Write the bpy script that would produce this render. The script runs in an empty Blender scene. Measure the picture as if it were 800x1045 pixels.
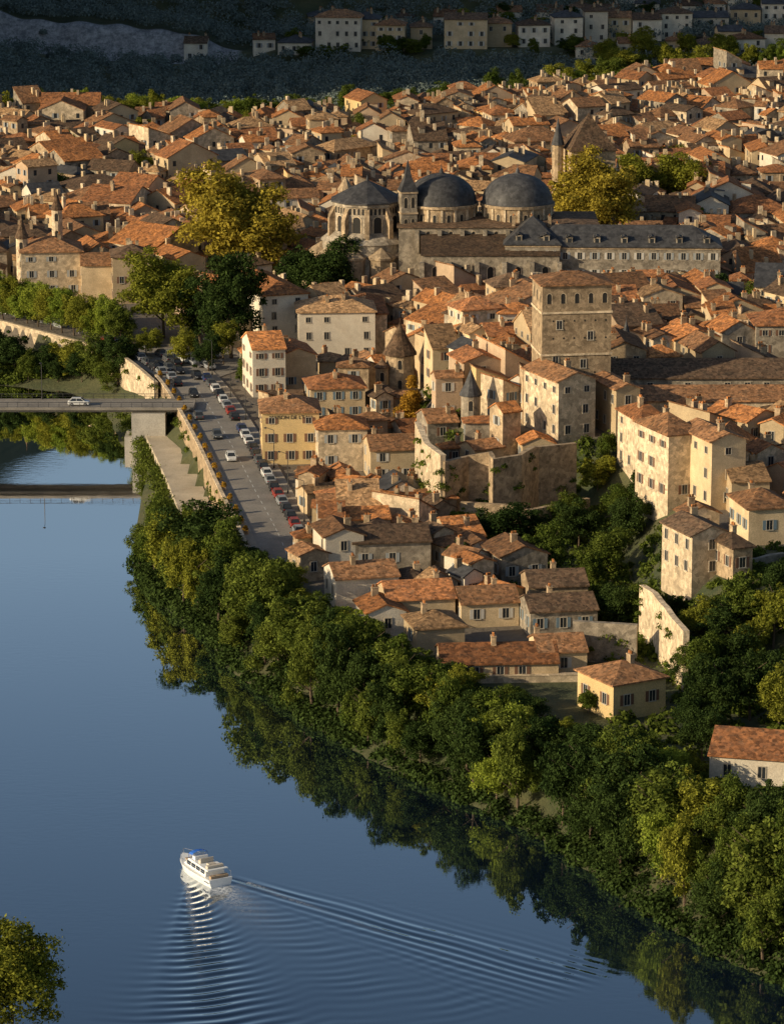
import bpy, math, random
import numpy as np
from mathutils import Vector
random.seed(7); rng=np.random.default_rng(7)
R=math.radians
scene=bpy.context.scene
COL=scene.collection
# ---------------------------------------------------------------- camera
F=3600.0; CZ=150.0; TH0=math.atan(872.5/3600)
cam=bpy.data.cameras.new("camera"); camo=bpy.data.objects.new("camera",cam); COL.objects.link(camo)
cam.sensor_fit='VERTICAL'; cam.sensor_height=24; cam.lens=F/1045*24; cam.clip_start=5; cam.clip_end=6000
camo.location=(0,0,CZ); camo.rotation_euler=(R(90)-TH0,0,0); scene.camera=camo
# ---------------------------------------------------------------- survey helpers
def ray(px,py):
    a=(px-400)/F; b=-(py-522.5)/F
    c,s=math.cos(TH0),math.sin(TH0)
    return np.array([a, c+b*s, -s+b*c])
def W(px,py,z=0.0):
    d=ray(px,py); t=(z-CZ)/d[2]; return (d[0]*t,d[1]*t)
def toimg(x,y,z):
    c,s=math.cos(TH0),math.sin(TH0); f=y*c-(z-CZ)*s; u=y*s+(z-CZ)*c
    return 400+F*x/f, 522.5-F*u/f
def sm(t):
    t=np.clip(t,0,1); return t*t*(3-2*t)
def pdist(P,poly,closed=False):
    poly=np.asarray(poly,float); A=poly if closed else poly[:-1]; B=np.roll(poly,-1,0) if closed else poly[1:]
    best=np.full(len(P),1e9)
    for a,b in zip(A,B):
        ab=b-a; L=max((ab**2).sum(),1e-9)
        t=np.clip(((P-a)@ab)/L,0,1)
        q=a+t[:,None]*ab
        best=np.minimum(best,((P-q)**2).sum(1))
    return np.sqrt(best)
def inside(P,poly):
    poly=np.asarray(poly,float); r=np.zeros(len(P),bool); n=len(poly)
    x,y=P[:,0],P[:,1]
    for i in range(n):
        x1,y1=poly[i]; x2,y2=poly[(i+1)%n]
        if y1==y2: continue
        c=((y1>y)!=(y2>y))&(x<(x2-x1)*(y-y1)/(y2-y1)+x1)
        r^=c
    return r
SHpx=[(-1500,393),(0,393),(60,397),(104,410),(125,455),(150,478),(144,520),(134,572),(164,618),(214,650),(232,682),(300,728),(378,776),(456,810),(545,852),(606,893),(666,938),(748,984),(836,1022),(1000,1100)]
SH=[W(*p) for p in SHpx]
WATER=SH+[(400,-300),(-1500,-300),(-1500,SH[0][1])]
PLAT=[W(*p,14) for p in [(425,455),(470,468),(585,480),(640,500),(668,585),(700,640),(960,700),(960,330),(640,330),(540,330),(430,380)]]
LOW1=[W(*p,8) for p in [(166,418),(200,458),(238,508),(262,545)]]+[W(*p,0) for p in [(200,575),(128,560),(110,470),(130,440)]]
LOW2=[W(*p,8) for p in [(-400,205),(0,333),(120,366),(163,396)]]+[W(*p,0) for p in [(150,430),(100,470),(-400,470)]]
def TH(X,Y):
    sh=np.shape(X); P=np.stack([np.ravel(X),np.ravel(Y)],1).astype(float)
    x,y=P[:,0],P[:,1]
    d=pdist(P,SH); d=np.where(inside(P,WATER),-d,d)
    z=np.where(d<0,-3*sm(-d/5),0.5*sm(d/1.5)+7.5*sm((d-1)/13))
    lo=inside(P,LOW1)|inside(P,LOW2)
    z=np.where(lo,np.minimum(z,3.0),z)
    z=z+np.where(d>0,np.maximum(0,y-720)*0.01,0)
    dp=pdist(P,PLAT,True); dp=np.where(inside(P,PLAT),dp,-dp)
    z=z+10*sm((dp+4)/12)*sm((d-10)/10)
    r=np.hypot(x+80,y-338); z=np.maximum(z,-3+7*sm((50-r)/10))
    z=z+6*sm((y-1195)/20)*sm((x+60)/25)+0.42*np.maximum(0,y-1262)*sm((1900-y)/300+.3)
    z=z+(10+.8*np.sin(x*.11)+.5*np.sin(x*.45))*sm((y-1226-2*np.sin(x*.08)-.8*np.sin(x*.31))/5)*sm((-45-x)/30)
    z=z+265*np.exp(-((x+345)/110)**2)*sm((y-960)/70)  # unseen hill left of view, added and sized to shade the far slopes
    return z.reshape(sh)
def th(x,y): return float(TH(np.array([x]),np.array([y]))[0])
def G(px,py):
    d=ray(px,py); t=np.arange(330,2600,1.5)
    P=np.array([0,0,CZ])+t[:,None]*d
    h=TH(P[:,0],P[:,1]); h=np.maximum(h,0)
    k=np.argmax(P[:,2]<h); 
    if k==0: k=len(t)-1
    a=P[k-1,2]-h[k-1]; b=P[k,2]-h[k]; u=a/(a-b+1e-9)
    q=P[k-1]+(P[k]-P[k-1])*u
    return (q[0],q[1],float(h[k-1]+(h[k]-h[k-1])*u))
def scale_at(x,y,z): return F/(y*math.cos(TH0)+(CZ-z)*math.sin(TH0))
# ---------------------------------------------------------------- materials
def newmat(name):
    m=bpy.data.materials.new(name); m.use_nodes=True; nt=m.node_tree; b=nt.nodes["Principled BSDF"]; return m,nt,b
def N(nt,t,**k):
    n=nt.nodes.new(t)
    for a,v in k.items():
        if a in('operation','blend_type','wave_type','bands_direction','feature','data_type','attribute_name'): setattr(n,a,v)
        else: n.inputs[a].default_value=v
    return n
def mixc(nt,f,a,b,bt='MIX'):
    n=nt.nodes.new('ShaderNodeMix'); n.data_type='RGBA'; n.blend_type=bt
    for sock,v in((n.inputs[0],f),(n.inputs[6],a),(n.inputs[7],b)):
        if isinstance(v,bpy.types.NodeSocket): nt.links.new(v,sock)
        elif isinstance(v,(int,float)): sock.default_value=v
        else: sock.default_value=(*v,1)
    return n.outputs[2]
def mth(nt,op,a,b=None,c=None):
    n=nt.nodes.new('ShaderNodeMath'); n.operation=op
    for i,v in enumerate((a,b,c)):
        if v is None: continue
        if isinstance(v,bpy.types.NodeSocket): nt.links.new(v,n.inputs[i])
        else: n.inputs[i].default_value=v
    return n.outputs[0]
def ramp(nt,s,lo,hi):
    n=nt.nodes.new('ShaderNodeMapRange'); n.inputs[1].default_value=lo; n.inputs[2].default_value=hi
    nt.links.new(s,n.inputs[0]); return n.outputs[0]
def noise(nt,vec,scale,detail=4,rough=.6):
    n=N(nt,'ShaderNodeTexNoise',Scale=scale,Detail=detail,Roughness=rough); nt.links.new(vec,n.inputs['Vector']); return n.outputs[0]
def grey(nt,f):
    cc=nt.nodes.new('ShaderNodeCombineColor')
    for i in range(3): nt.links.new(f,cc.inputs[i])
    return cc.outputs[0]
def plain(name,c,rough=.8,metal=0):
    m,nt,b=newmat(name); b.inputs['Base Color'].default_value=(*c,1); b.inputs['Roughness'].default_value=rough; b.inputs['Metallic'].default_value=metal
    tc=N(nt,'ShaderNodeTexCoord'); n=noise(nt,tc.outputs['Object'],3.0)
    nt.links.new(mixc(nt,n,tuple(v*.85 for v in c),tuple(min(1,v*1.12) for v in c)),b.inputs['Base Color'])
    return m
def stain(name,c1,c2,sc=.5,rough=.92,bump=.3,rnd=.3,fine=6.0,stripes=0,blocks=0):
    m,nt,b=newmat(name); tc=N(nt,'ShaderNodeTexCoord'); v=tc.outputs['Object']
    oi=N(nt,'ShaderNodeObjectInfo')
    off=nt.nodes.new('ShaderNodeVectorMath'); off.operation='ADD'; nt.links.new(v,off.inputs[0])
    sc3=nt.nodes.new('ShaderNodeVectorMath'); sc3.operation='SCALE'; sc3.inputs[0].default_value=(97,53,31); nt.links.new(oi.outputs['Random'],sc3.inputs['Scale']); nt.links.new(sc3.outputs[0],off.inputs[1])
    ov=off.outputs[0]
    n1=noise(nt,ov,sc,5,.65); n2=noise(nt,ov,fine,3,.7)
    col=mixc(nt,ramp(nt,n1,.33,.68),c1,c2)
    f2=mth(nt,'MULTIPLY_ADD',n2,1.1,.45)
    if stripes:
        vo=N(nt,'ShaderNodeTexVoronoi',Scale=2.3); nt.links.new(ov,vo.inputs['Vector'])
        sp=nt.nodes.new('ShaderNodeSeparateColor'); nt.links.new(vo.outputs['Color'],sp.inputs[0])
        f2=mth(nt,'MULTIPLY',f2,mth(nt,'MULTIPLY_ADD',sp.outputs[0],1.0,.52))
        w=N(nt,'ShaderNodeTexWave',wave_type='BANDS',bands_direction='X',Scale=stripes,Distortion=.3); nt.links.new(v,w.inputs['Vector'])
        f2=mth(nt,'MULTIPLY',f2,mth(nt,'MULTIPLY_ADD',w.outputs['Fac'],.55,.72))
        n3=noise(nt,ov,1.2,5,.75); col=mixc(nt,mth(nt,'MULTIPLY',ramp(nt,n3,.50,.68),.5),col,(.17,.12,.07))
    if blocks:
        vo=N(nt,'ShaderNodeTexVoronoi',Scale=blocks); nt.links.new(ov,vo.inputs['Vector'])
        sp=nt.nodes.new('ShaderNodeSeparateColor'); nt.links.new(vo.outputs['Color'],sp.inputs[0])
        f2=mth(nt,'MULTIPLY',f2,mth(nt,'MULTIPLY_ADD',sp.outputs[0],.55,.72))
        n6=noise(nt,ov,.9,5,.75); f2=mth(nt,'MULTIPLY',f2,mth(nt,'MULTIPLY_ADD',ramp(nt,n6,.35,.65),.4,.75))
    else:
        n4=noise(nt,ov,.18,3,.6); f2=mth(nt,'MULTIPLY',f2,mth(nt,'MULTIPLY_ADD',n4,.6,.7))
    f2=mth(nt,'MULTIPLY',f2,mth(nt,'MULTIPLY_ADD',oi.outputs['Random'],rnd*2,1-rnd))
    col=mixc(nt,1.0,col,grey(nt,f2),'MULTIPLY')
    nt.links.new(col,b.inputs['Base Color']); b.inputs['Roughness'].default_value=rough; b.inputs['Specular IOR Level'].default_value=.25
    if bump:
        bp=N(nt,'ShaderNodeBump',Strength=bump,Distance=.12)
        hh=w.outputs['Fac'] if stripes else n2
        nt.links.new(hh,bp.inputs['Height']); nt.links.new(bp.outputs[0],b.inputs['Normal'])
    return m
def foliage(name,c1,c2,trans=.3,isl=1.0):
    m,nt,b=newmat(name); g=N(nt,'ShaderNodeNewGeometry'); oi=N(nt,'ShaderNodeObjectInfo')
    n1=noise(nt,g.outputs['Position'],.35,3)
    f=mth(nt,'ADD',mth(nt,'MULTIPLY',ramp(nt,n1,.35,.65),.4),mth(nt,'ADD',mth(nt,'MULTIPLY',oi.outputs['Random'],.5),mth(nt,'MULTIPLY',g.outputs['Random Per Island'],.3*isl)))
    col=mixc(nt,f,c1,c2)
    k=mth(nt,'MULTIPLY_ADD',g.outputs['Random Per Island'],isl,1-.5*isl)
    col=mixc(nt,1.0,col,grey(nt,k),'MULTIPLY')
    d=nt.nodes.new('ShaderNodeBsdfDiffuse'); t=nt.nodes.new('ShaderNodeBsdfTranslucent'); mx=nt.nodes.new('ShaderNodeMixShader'); mx.inputs[0].default_value=trans
    nt.links.new(col,d.inputs[0]); nt.links.new(col,t.inputs[0]); nt.links.new(d.outputs[0],mx.inputs[1]); nt.links.new(t.outputs[0],mx.inputs[2])
    nt.links.new(mx.outputs[0],nt.nodes['Material Output'].inputs[0]); nt.nodes.remove(b)
    return m
WALLN=["cream","white","ochre yellow","grey stone","brown stone","pinkish","pale stone"]
WM=[stain("plaster_cream",(.60,.46,.28),(.43,.32,.19),.35,rnd=.25),
    stain("plaster_white",(.74,.66,.52),(.60,.51,.39),.35,rnd=.15),
    stain("plaster_ochre",(.66,.48,.23),(.57,.41,.20),.35,rnd=.1),
    stain("stone_grey",(.38,.32,.24),(.21,.175,.13),.4,blocks=1.6,rnd=.2),
    stain("stone_brown",(.48,.355,.22),(.29,.21,.13),.4,blocks=1.6,rnd=.2),
    stain("plaster_pink",(.53,.38,.25),(.39,.28,.18),.35,rnd=.25),
    stain("stone_pale",(.66,.52,.35),(.45,.355,.235),.3,blocks=1.4,rnd=.15)]
ROOFN=["orange tile","brown tile","dark brown tile","pale tile","slate","russet tile"]
RM=[stain("tile_orange",(.54,.215,.068),(.27,.11,.042),.6,stripes=2.2,rnd=.38,bump=.5),
    stain("tile_brown",(.34,.165,.072),(.16,.085,.045),.6,stripes=2.2,rnd=.38,bump=.5),
    stain("tile_dark",(.15,.09,.052),(.075,.05,.033),.6,stripes=2.2,rnd=.38,bump=.5),
    stain("tile_pale",(.47,.28,.135),(.28,.165,.082),.6,stripes=2.2,rnd=.38,bump=.5),
    stain("slate",(.075,.073,.072),(.040,.039,.040),.5,rough=.6,rnd=.15,bump=.2,blocks=1.5),
    stain("tile_russet",(.42,.17,.062),(.21,.09,.042),.6,stripes=2.2,rnd=.38,bump=.5)]
M_GLASS=plain("window_glass",(.03,.035,.04),.15); M_FRAME=plain("window_frame",(.46,.40,.31)); 
SHUT=[plain("shutter_grey",(.32,.33,.32)),plain("shutter_brown",(.16,.08,.045)),plain("shutter_white",(.56,.52,.45)),plain("shutter_blue",(.14,.2,.24))]
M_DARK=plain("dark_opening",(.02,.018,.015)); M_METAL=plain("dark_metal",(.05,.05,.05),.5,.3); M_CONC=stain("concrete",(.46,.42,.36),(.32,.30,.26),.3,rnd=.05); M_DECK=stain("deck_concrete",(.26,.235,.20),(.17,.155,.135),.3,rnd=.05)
M_ASPH=stain("asphalt",(.28,.25,.21),(.20,.18,.155),.15,rnd=0,fine=3); M_PAVE=stain("paving",(.38,.33,.26),(.27,.23,.18),.3,rnd=0); M_SAND=stain("sandy_path",(.54,.46,.34),(.42,.35,.25),.3,rnd=0)
M_PAINT=plain("road_paint",(.6,.6,.55)); M_BARK=stain("bark",(.13,.095,.06),(.07,.05,.035),2,rnd=.1)
M_WHITE=plain("white_paint",(.8,.8,.78),.35); M_TYRE=plain("tyre",(.02,.02,.02)); M_BLUE=plain("blue_canvas",(.02,.12,.5),.6)
FOL={'green':foliage("foliage_green",(.047,.082,.015),(.13,.155,.027)),
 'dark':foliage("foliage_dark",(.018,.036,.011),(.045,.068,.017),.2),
 'yellow':foliage("foliage_yellow",(.25,.205,.03),(.37,.29,.042),.35,.8),
 'olive':foliage("foliage_olive",(.13,.15,.022),(.25,.245,.033),.35),
 'lime':foliage("foliage_lime",(.15,.215,.03),(.25,.29,.04),.35),
 'rust':foliage("foliage_rust",(.36,.19,.03),(.45,.27,.035),.35),
 'far':foliage("foliage_far_hazed",(.12,.16,.15),(.19,.225,.195),.2,.4)}  # distant haze painted into the leaf colour, paler and bluer
def ground_mat():
    m,nt,b=newmat("terrain"); g=N(nt,'ShaderNodeNewGeometry'); p=g.outputs['Position']
    at=nt.nodes.new('ShaderNodeAttribute'); at.attribute_name='green'; ar=nt.nodes.new('ShaderNodeAttribute'); ar.attribute_name='rock'
    n1=noise(nt,p,.12,5); n2=noise(nt,p,1.3,4)
    pav=mixc(nt,n2,(.09,.075,.058),(.20,.165,.125)); gr=mixc(nt,ramp(nt,n1,.35,.65),(.04,.058,.018),(.11,.105,.04)); gr=mixc(nt,mth(nt,'MULTIPLY',n2,.5),gr,(.03,.03,.015))
    c=mixc(nt,at.outputs['Fac'],pav,gr)
    mp=nt.nodes.new('ShaderNodeMapping'); mp.inputs['Scale'].default_value=(.35,.1,.5); nt.links.new(p,mp.inputs[0]); n5=noise(nt,mp.outputs[0],1.2,8,.85)
    rk=mixc(nt,ramp(nt,n5,.40,.60),(.14,.145,.15),(.44,.42,.41)); c=mixc(nt,ar.outputs['Fac'],c,rk)
    nt.links.new(c,b.inputs['Base Color']); b.inputs['Roughness'].default_value=.95
    bp=N(nt,'ShaderNodeBump',Strength=.6,Distance=.5); nt.links.new(n2,bp.inputs['Height']); nt.links.new(bp.outputs[0],b.inputs['Normal'])
    return m
def water_mat():
    m,nt,b=newmat("river_water"); g=N(nt,'ShaderNodeNewGeometry'); p=g.outputs['Position']
    mp=nt.nodes.new('ShaderNodeMapping'); mp.inputs['Scale'].default_value=(.55,1.0,1); nt.links.new(p,mp.inputs[0])
    n1=noise(nt,mp.outputs[0],.9,4,.55); n2=noise(nt,p,.03,2); fm=nt.nodes.new('ShaderNodeAttribute'); fm.attribute_name='foam'
    at2=noise(nt,p,2.2,4,.7)
    fo=mth(nt,'MULTIPLY',fm.outputs['Fac'],ramp(nt,at2,.35,.6))
    bp=N(nt,'ShaderNodeBump',Distance=.03); nt.links.new(mth(nt,'MULTIPLY_ADD',ramp(nt,n2,.42,.62),.2,.02),bp.inputs['Strength'])
    nt.links.new(n1,bp.inputs['Height'])
    c=mixc(nt,fo,(.006,.013,.024),(.75,.78,.8)); nt.links.new(c,b.inputs['Base Color'])
    b.inputs['Roughness'].default_value=.6; b.inputs['Specular IOR Level'].default_value=0.0
    lw=nt.nodes.new('ShaderNodeLayerWeight'); lw.inputs[0].default_value=.5; nt.links.new(bp.outputs[0],lw.inputs['Normal'])
    f0=mth(nt,'MULTIPLY',mth(nt,'POWER',lw.outputs['Facing'],5.0),4.1); f0=mth(nt,'MINIMUM',f0,1.0)
    gl=nt.nodes.new('ShaderNodeBsdfGlossy'); gl.inputs['Roughness'].default_value=.015
    nt.links.new(mixc(nt,ramp(nt,f0,.3,1.0),(.80,.90,1.0),(1,1,1)),gl.inputs['Color'])
    nt.links.new(bp.outputs[0],gl.inputs['Normal'])
    f=mth(nt,'MULTIPLY',f0,mth(nt,'SUBTRACT',1.0,fo))
    mx=nt.nodes.new('ShaderNodeMixShader'); nt.links.new(f,mx.inputs[0]); nt.links.new(b.outputs[0],mx.inputs[1]); nt.links.new(gl.outputs[0],mx.inputs[2])
    nt.links.new(mx.outputs[0],nt.nodes['Material Output'].inputs[0])
    return m
# ---------------------------------------------------------------- object helpers
def link(o,parent=None):
    COL.objects.link(o)
    if parent is not None: o.parent=parent
    return o
def mesh(name,V,Fc,mats,mi=None,smooth=False):
    me=bpy.data.meshes.new(name); me.from_pydata([tuple(v) for v in V],[],Fc)
    for m in (mats if isinstance(mats,(list,tuple)) else [mats]): me.materials.append(m)
    if mi is not None: me.polygons.foreach_set('material_index',mi)
    if smooth: me.polygons.foreach_set('use_smooth',[True]*len(Fc))
    me.update(); return me
def obj(name,me,parent=None,loc=(0,0,0),rz=0,rot=None,sc=None):
    o=bpy.data.objects.new(name,me); o.location=loc; o.rotation_euler=rot if rot else (0,0,rz)
    if sc: o.scale=sc
    return link(o,parent)
def thing(name,loc,rz,label,cat,group=None):
    o=bpy.data.objects.new(name,None); o.empty_display_size=1; o.location=loc; o.rotation_euler=(0,0,rz); link(o)
    o["label"]=label; o["category"]=cat
    if group: o["group"]=group
    return o
def struct(o,label,cat): o["kind"]="structure"; o["label"]=label; o["category"]=cat
def quads(name,V,mat):
    V=np.asarray(V,np.float32).reshape(-1,3); n=len(V); q=n//4
    me=bpy.data.meshes.new(name); me.vertices.add(n); me.vertices.foreach_set('co',V.ravel())
    me.loops.add(n); me.loops.foreach_set('vertex_index',np.arange(n,dtype=np.int32))
    me.polygons.add(q); me.polygons.foreach_set('loop_start',np.arange(0,n,4,dtype=np.int32))
    me.materials.append(mat); me.update(calc_edges=True); return me
BOXF=[(0,3,2,1),(4,5,6,7),(0,1,5,4),(1,2,6,5),(2,3,7,6),(3,0,4,7)]
def boxv(x0,x1,y0,y1,z0,z1): return [(x0,y0,z0),(x1,y0,z0),(x1,y1,z0),(x0,y1,z0),(x0,y0,z1),(x1,y0,z1),(x1,y1,z1),(x0,y1,z1)]
class Acc:
    def __init__(s): s.V=[];s.F=[];s.M=[]
    def add(s,V,Fc,m=0,T=None):
        n=len(s.V)
        if T: 
            x0,y0,z0,a=T; c,q=math.cos(a),math.sin(a); V=[(x0+v[0]*c-v[1]*q,y0+v[0]*q+v[1]*c,z0+v[2]) for v in V]
        s.V+=V; s.F+=[tuple(i+n for i in f) for f in Fc]; s.M+=[m]*len(Fc)
    def box(s,*b,m=0): s.add(boxv(*b),BOXF,m)
    def mesh(s,name,mats,smooth=False): return mesh(name,s.V,s.F,mats,s.M,smooth)
def lathe(prof,n=24,cx=0,cy=0):
    V=[];Fc=[]
    for r,z in prof:
        for i in range(n):
            a=2*math.pi*(i+.5)/n; V.append((cx+r*math.cos(a),cy+r*math.sin(a),z))
    for k in range(len(prof)-1):
        for i in range(n):
            j=(i+1)%n; Fc.append((k*n+i,k*n+j,(k+1)*n+j,(k+1)*n+i))
    Fc.append(tuple(range(n-1,-1,-1))); Fc.append(tuple((len(prof)-1)*n+i for i in range(n)))
    return V,Fc
def tube(p,q,r0,r1,n=6):
    p=Vector(p);q=Vector(q);d=(q-p).normalized(); u=d.orthogonal().normalized(); v=d.cross(u)
    V=[];
    for c,r in((p,r0),(q,r1)):
        for i in range(n):
            a=2*math.pi*i/n; V.append(tuple(c+u*r*math.cos(a)+v*r*math.sin(a)))
    return V,[(i,(i+1)%n,n+(i+1)%n,n+i) for i in range(n)]+[tuple(range(n-1,-1,-1)),tuple(range(n,2*n))]
# ---------------------------------------------------------------- ground + water
def axis(segs):
    a=[]
    for lo,hi,st in segs: a+=list(np.arange(lo,hi,st))
    a.append(segs[-1][1]); return np.array(a)
def gridmesh(name,xs,ys,Z,mat,smooth=True):
    X,Y=np.meshgrid(xs,ys); nx,ny=len(xs),len(ys)
    V=np.stack([X,Y,Z],-1).reshape(-1,3).astype(np.float32)
    i=np.arange(nx*ny).reshape(ny,nx); q=np.stack([i[:-1,:-1],i[:-1,1:],i[1:,1:],i[1:,:-1]],-1).reshape(-1)
    me=bpy.data.meshes.new(name); me.vertices.add(len(V)); me.vertices.foreach_set('co',V.ravel())
    me.loops.add(len(q)); me.loops.foreach_set('vertex_index',q.astype(np.int32))
    me.polygons.add(len(q)//4); me.polygons.foreach_set('loop_start',np.arange(0,len(q),4,dtype=np.int32))
    me.polygons.foreach_set('use_smooth',np.ones(len(q)//4,bool))
    me.materials.append(mat); me.update(calc_edges=True); return me,V
xs=axis([(-1400,-400,50),(-400,-170,8),(-170,170,2),(170,400,10),(400,1400,50)])
ys=axis([(-200,330,20),(330,1270,2),(1270,1700,12),(1700,3000,60)])
X,Y=np.meshgrid(xs,ys); Z=TH(X,Y)
gm,V=gridmesh("ground",xs,ys,Z,ground_mat())
P=V[:,:2].astype(float); d=pdist(P,SH); dp=pdist(P,PLAT,True)
green=np.clip(1-sm((d-13)/4),0,1)*(P[:,0]>-200); green=np.maximum(green,sm((P[:,1]-1060)/25))
green=np.maximum(green,(1-sm((dp-5)/5))*(P[:,1]<620)); GARD=[W(*p,14) for p in [(450,490),(600,470),(660,520),(700,580),(900,590),(900,900),(640,745),(600,620),(470,560)]]
green=np.maximum(green,inside(P,GARD)*1.0); green=np.maximum(green,((P[:,0]>2)&(P[:,1]<500))*1.0)
rock=((P[:,1]>1219)&(P[:,1]<1236)&(P[:,0]<-52))*1.0
for nm,arr in(('green',green),('rock',rock)):
    a=gm.attributes.new(nm,'FLOAT','POINT'); a.data.foreach_set('value',arr.astype(np.float32))
o=obj("ground",gm); struct(o,"river bank, town ground and wooded valley side","ground")
BX,BY=W(207,893,0); HD=np.array([-.42,.908])
xs=axis([(-1400,-400,100),(-400,BX-22,20),(BX-22,BX+66,.2),(BX+66,400,20)])
ys=axis([(-200,BY-62,20),(BY-62,BY+8,.2),(BY+8,800,12)])
X,Y=np.meshgrid(xs,ys); rx=X-BX; ry=Y-BY
xb=-(rx*HD[0]+ry*HD[1])+4; yl=rx*HD[1]-ry*HD[0]
ox,oy=BX+HD[0]*3.5,BY+HD[1]*3.5; qx=X-ox; qy=Y-oy; rr=np.hypot(qx,qy)+1e-6
angb=np.degrees(np.arctan2(qx*HD[1]-qy*HD[0],-(qx*HD[0]+qy*HD[1])))
wob=.7*np.sin(X*.16+Y*.11)+.5*np.sin(Y*.33-X*.14)+.35*np.sin(X*.7+Y*.25)
da=angb+19
eL=np.exp(-(da/8.0)**2)*sm((rr-3)/6); hL=.075*np.sin(2*math.pi*(rr+.16*da+.007*da**2)/2.2+wob)
eR=np.exp(-((angb-23)/7.0)**2)*sm((rr-3)/5); hR=.050*np.sin(2*math.pi*(qx*.62+qy*.785)/1.7+wob*.7)
eR2=np.exp(-((angb-7)/11)**2)*sm((rr-8)/8); hR2=.020*np.sin(2*math.pi*(rr*.8-.12*angb)/1.9+wob*1.2)
lobe=.05*np.exp(-((angb-26.5)/1.4)**2)*sm((rr-2)/4)+.08*np.exp(-((angb+27)/1.6)**2)*sm((rr-2)/4)
patch=.55+.45*np.sin(X*.33+Y*.29+2*np.sin(Y*.11))*np.sin(Y*.23-X*.12)
eta=(eL*hL*(.7+.3*patch)+eR*hR*(.6+.4*patch)+eR2*hR2*patch+lobe)*np.exp(-rr/110)*sm((66-rr)/8)*(np.abs(angb)<60)
wm_,V=gridmesh("river",xs,ys,eta,water_mat())
foam=np.exp(-(yl/(1.0+.09*np.maximum(xb,0)))**2)*sm((xb-6)/3)*np.exp(-np.maximum(xb-9,0)/5)
foam+= .9*np.exp(-((np.abs(yl)-.34*xb-.9)/.45)**2)*sm((xb)/2)*np.exp(-np.maximum(xb,0)/10)
a=wm_.attributes.new('foam','FLOAT','POINT'); a.data.foreach_set('value',np.clip(foam*1.4,0,1).ravel().astype(np.float32))
o=obj("river_water",wm_); struct(o,"calm dark blue river with a boat wake","river")
# ---------------------------------------------------------------- windows
def window_mesh(kind,w=.95,h=1.5):
    A=Acc(); a,b=w/2,h/2; t=.12
    A.add([(-a,-.02,-b),(a,-.02,-b),(a,-.02,b),(-a,-.02,b)],[(0,1,2,3)],0)
    A.box(-a-t,-a,-.08,0,-b,b,m=1);A.box(a,a+t,-.08,0,-b,b,m=1);A.box(-a-t,a+t,-.09,0,b,b+t,m=1);A.box(-a-t-.05,a+t+.05,-.16,0,-b-t,-b,m=1)
    A.box(-.03,.03,-.05,-.021,-b,b,m=1)
    mats=[M_GLASS,M_FRAME]
    if kind<4:
        A.box(-a-t-.5,-a-t,-.07,0,-b,b,m=2);A.box(a+t,a+t+.5,-.07,0,-b,b,m=2); mats.append(SHUT[kind])
    return A.mesh("window",mats)
WIN=[window_mesh(i) for i in range(5)]
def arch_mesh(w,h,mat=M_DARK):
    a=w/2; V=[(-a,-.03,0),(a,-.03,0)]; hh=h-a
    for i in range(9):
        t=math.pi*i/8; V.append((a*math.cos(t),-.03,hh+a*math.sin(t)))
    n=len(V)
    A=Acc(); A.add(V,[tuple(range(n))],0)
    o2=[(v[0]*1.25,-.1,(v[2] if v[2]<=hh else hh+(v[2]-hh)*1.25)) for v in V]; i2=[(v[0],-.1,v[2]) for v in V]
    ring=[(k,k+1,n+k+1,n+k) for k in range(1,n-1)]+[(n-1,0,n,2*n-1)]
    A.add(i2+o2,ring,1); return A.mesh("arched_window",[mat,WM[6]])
ARCH=arch_mesh(1.3,3.4); ARCHB=arch_mesh(2.0,6.5); ARCHS=arch_mesh(.8,1.8)
# ---------------------------------------------------------------- houses
def wall_geo(w,d,h,roof,p):
    V=boxv(-w/2,w/2,-d/2,d/2,-4,h); Fc=[BOXF[i] for i in (0,2,3,4,5)]
    if roof=='gable':
        zr=h+p*d/2-.02; V+=[(-w/2,0,zr),(w/2,0,zr)]; Fc+=[(7,4,8),(5,6,9)]
    if roof=='shed':
        zr=h+p*d-.02; V+=[(-w/2,d/2,zr),(w/2,d/2,zr)]; Fc+=[(7,4,8),(5,6,9),(6,7,8,9)]
    return V,Fc
def roof_geo(w,d,h,roof,p,o=.45,t=.22):
    if roof=='gable':
        hw,hd=w/2+.2,d/2+o; ze,zr=h-o*p,h+p*d/2; V=[]
        for s in(-hw,hw): V+=[(s,-hd,ze+t),(s,0,zr+t),(s,hd,ze+t),(s,hd,ze),(s,0,zr),(s,-hd,ze)]
        return V,[(0,6,7,1),(1,7,8,2),(5,4,10,11),(4,3,9,10),(0,5,11,6),(2,8,9,3),(0,1,4,5),(1,2,3,4),(6,11,10,7),(7,10,9,8)]
    if roof=='shed':
        hw,y0,y1=w/2+.2,-d/2-o,d/2+.2; z0,z1=h-o*p,h+p*(d+.2); V=[]
        for s in(-hw,hw): V+=[(s,y0,z0+t),(s,y1,z1+t),(s,y1,z1),(s,y0,z0)]
        return V,[(0,4,5,1),(3,2,6,7),(0,3,7,4),(1,5,6,2),(0,1,2,3),(4,7,6,5)]
    hw,hd=w/2+o,d/2+o; rl=max(hw-hd,0.02); ze=h-o*p*.3; zr=ze+t+p*hd
    V=boxv(-hw,hw,-hd,hd,ze,ze+t)+[(-rl,0,zr),(rl,0,zr)]
    return V,[(0,3,2,1),(0,1,5,4),(1,2,6,5),(2,3,7,6),(3,0,4,7),(4,5,9,8),(5,6,9),(6,7,8,9),(7,4,8)]
def chimney_mesh():
    A=Acc(); A.box(-.35,.35,-.5,.5,-1.2,1.1,m=0); A.box(-.42,.42,-.57,.57,1.1,1.25,m=0); A.box(-.14,.14,-.38,-.1,1.25,1.65,m=1); A.box(-.14,.14,.1,.38,1.25,1.65,m=1)
    return A.mesh("chimney",[WM[4],RM[0]])
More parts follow.
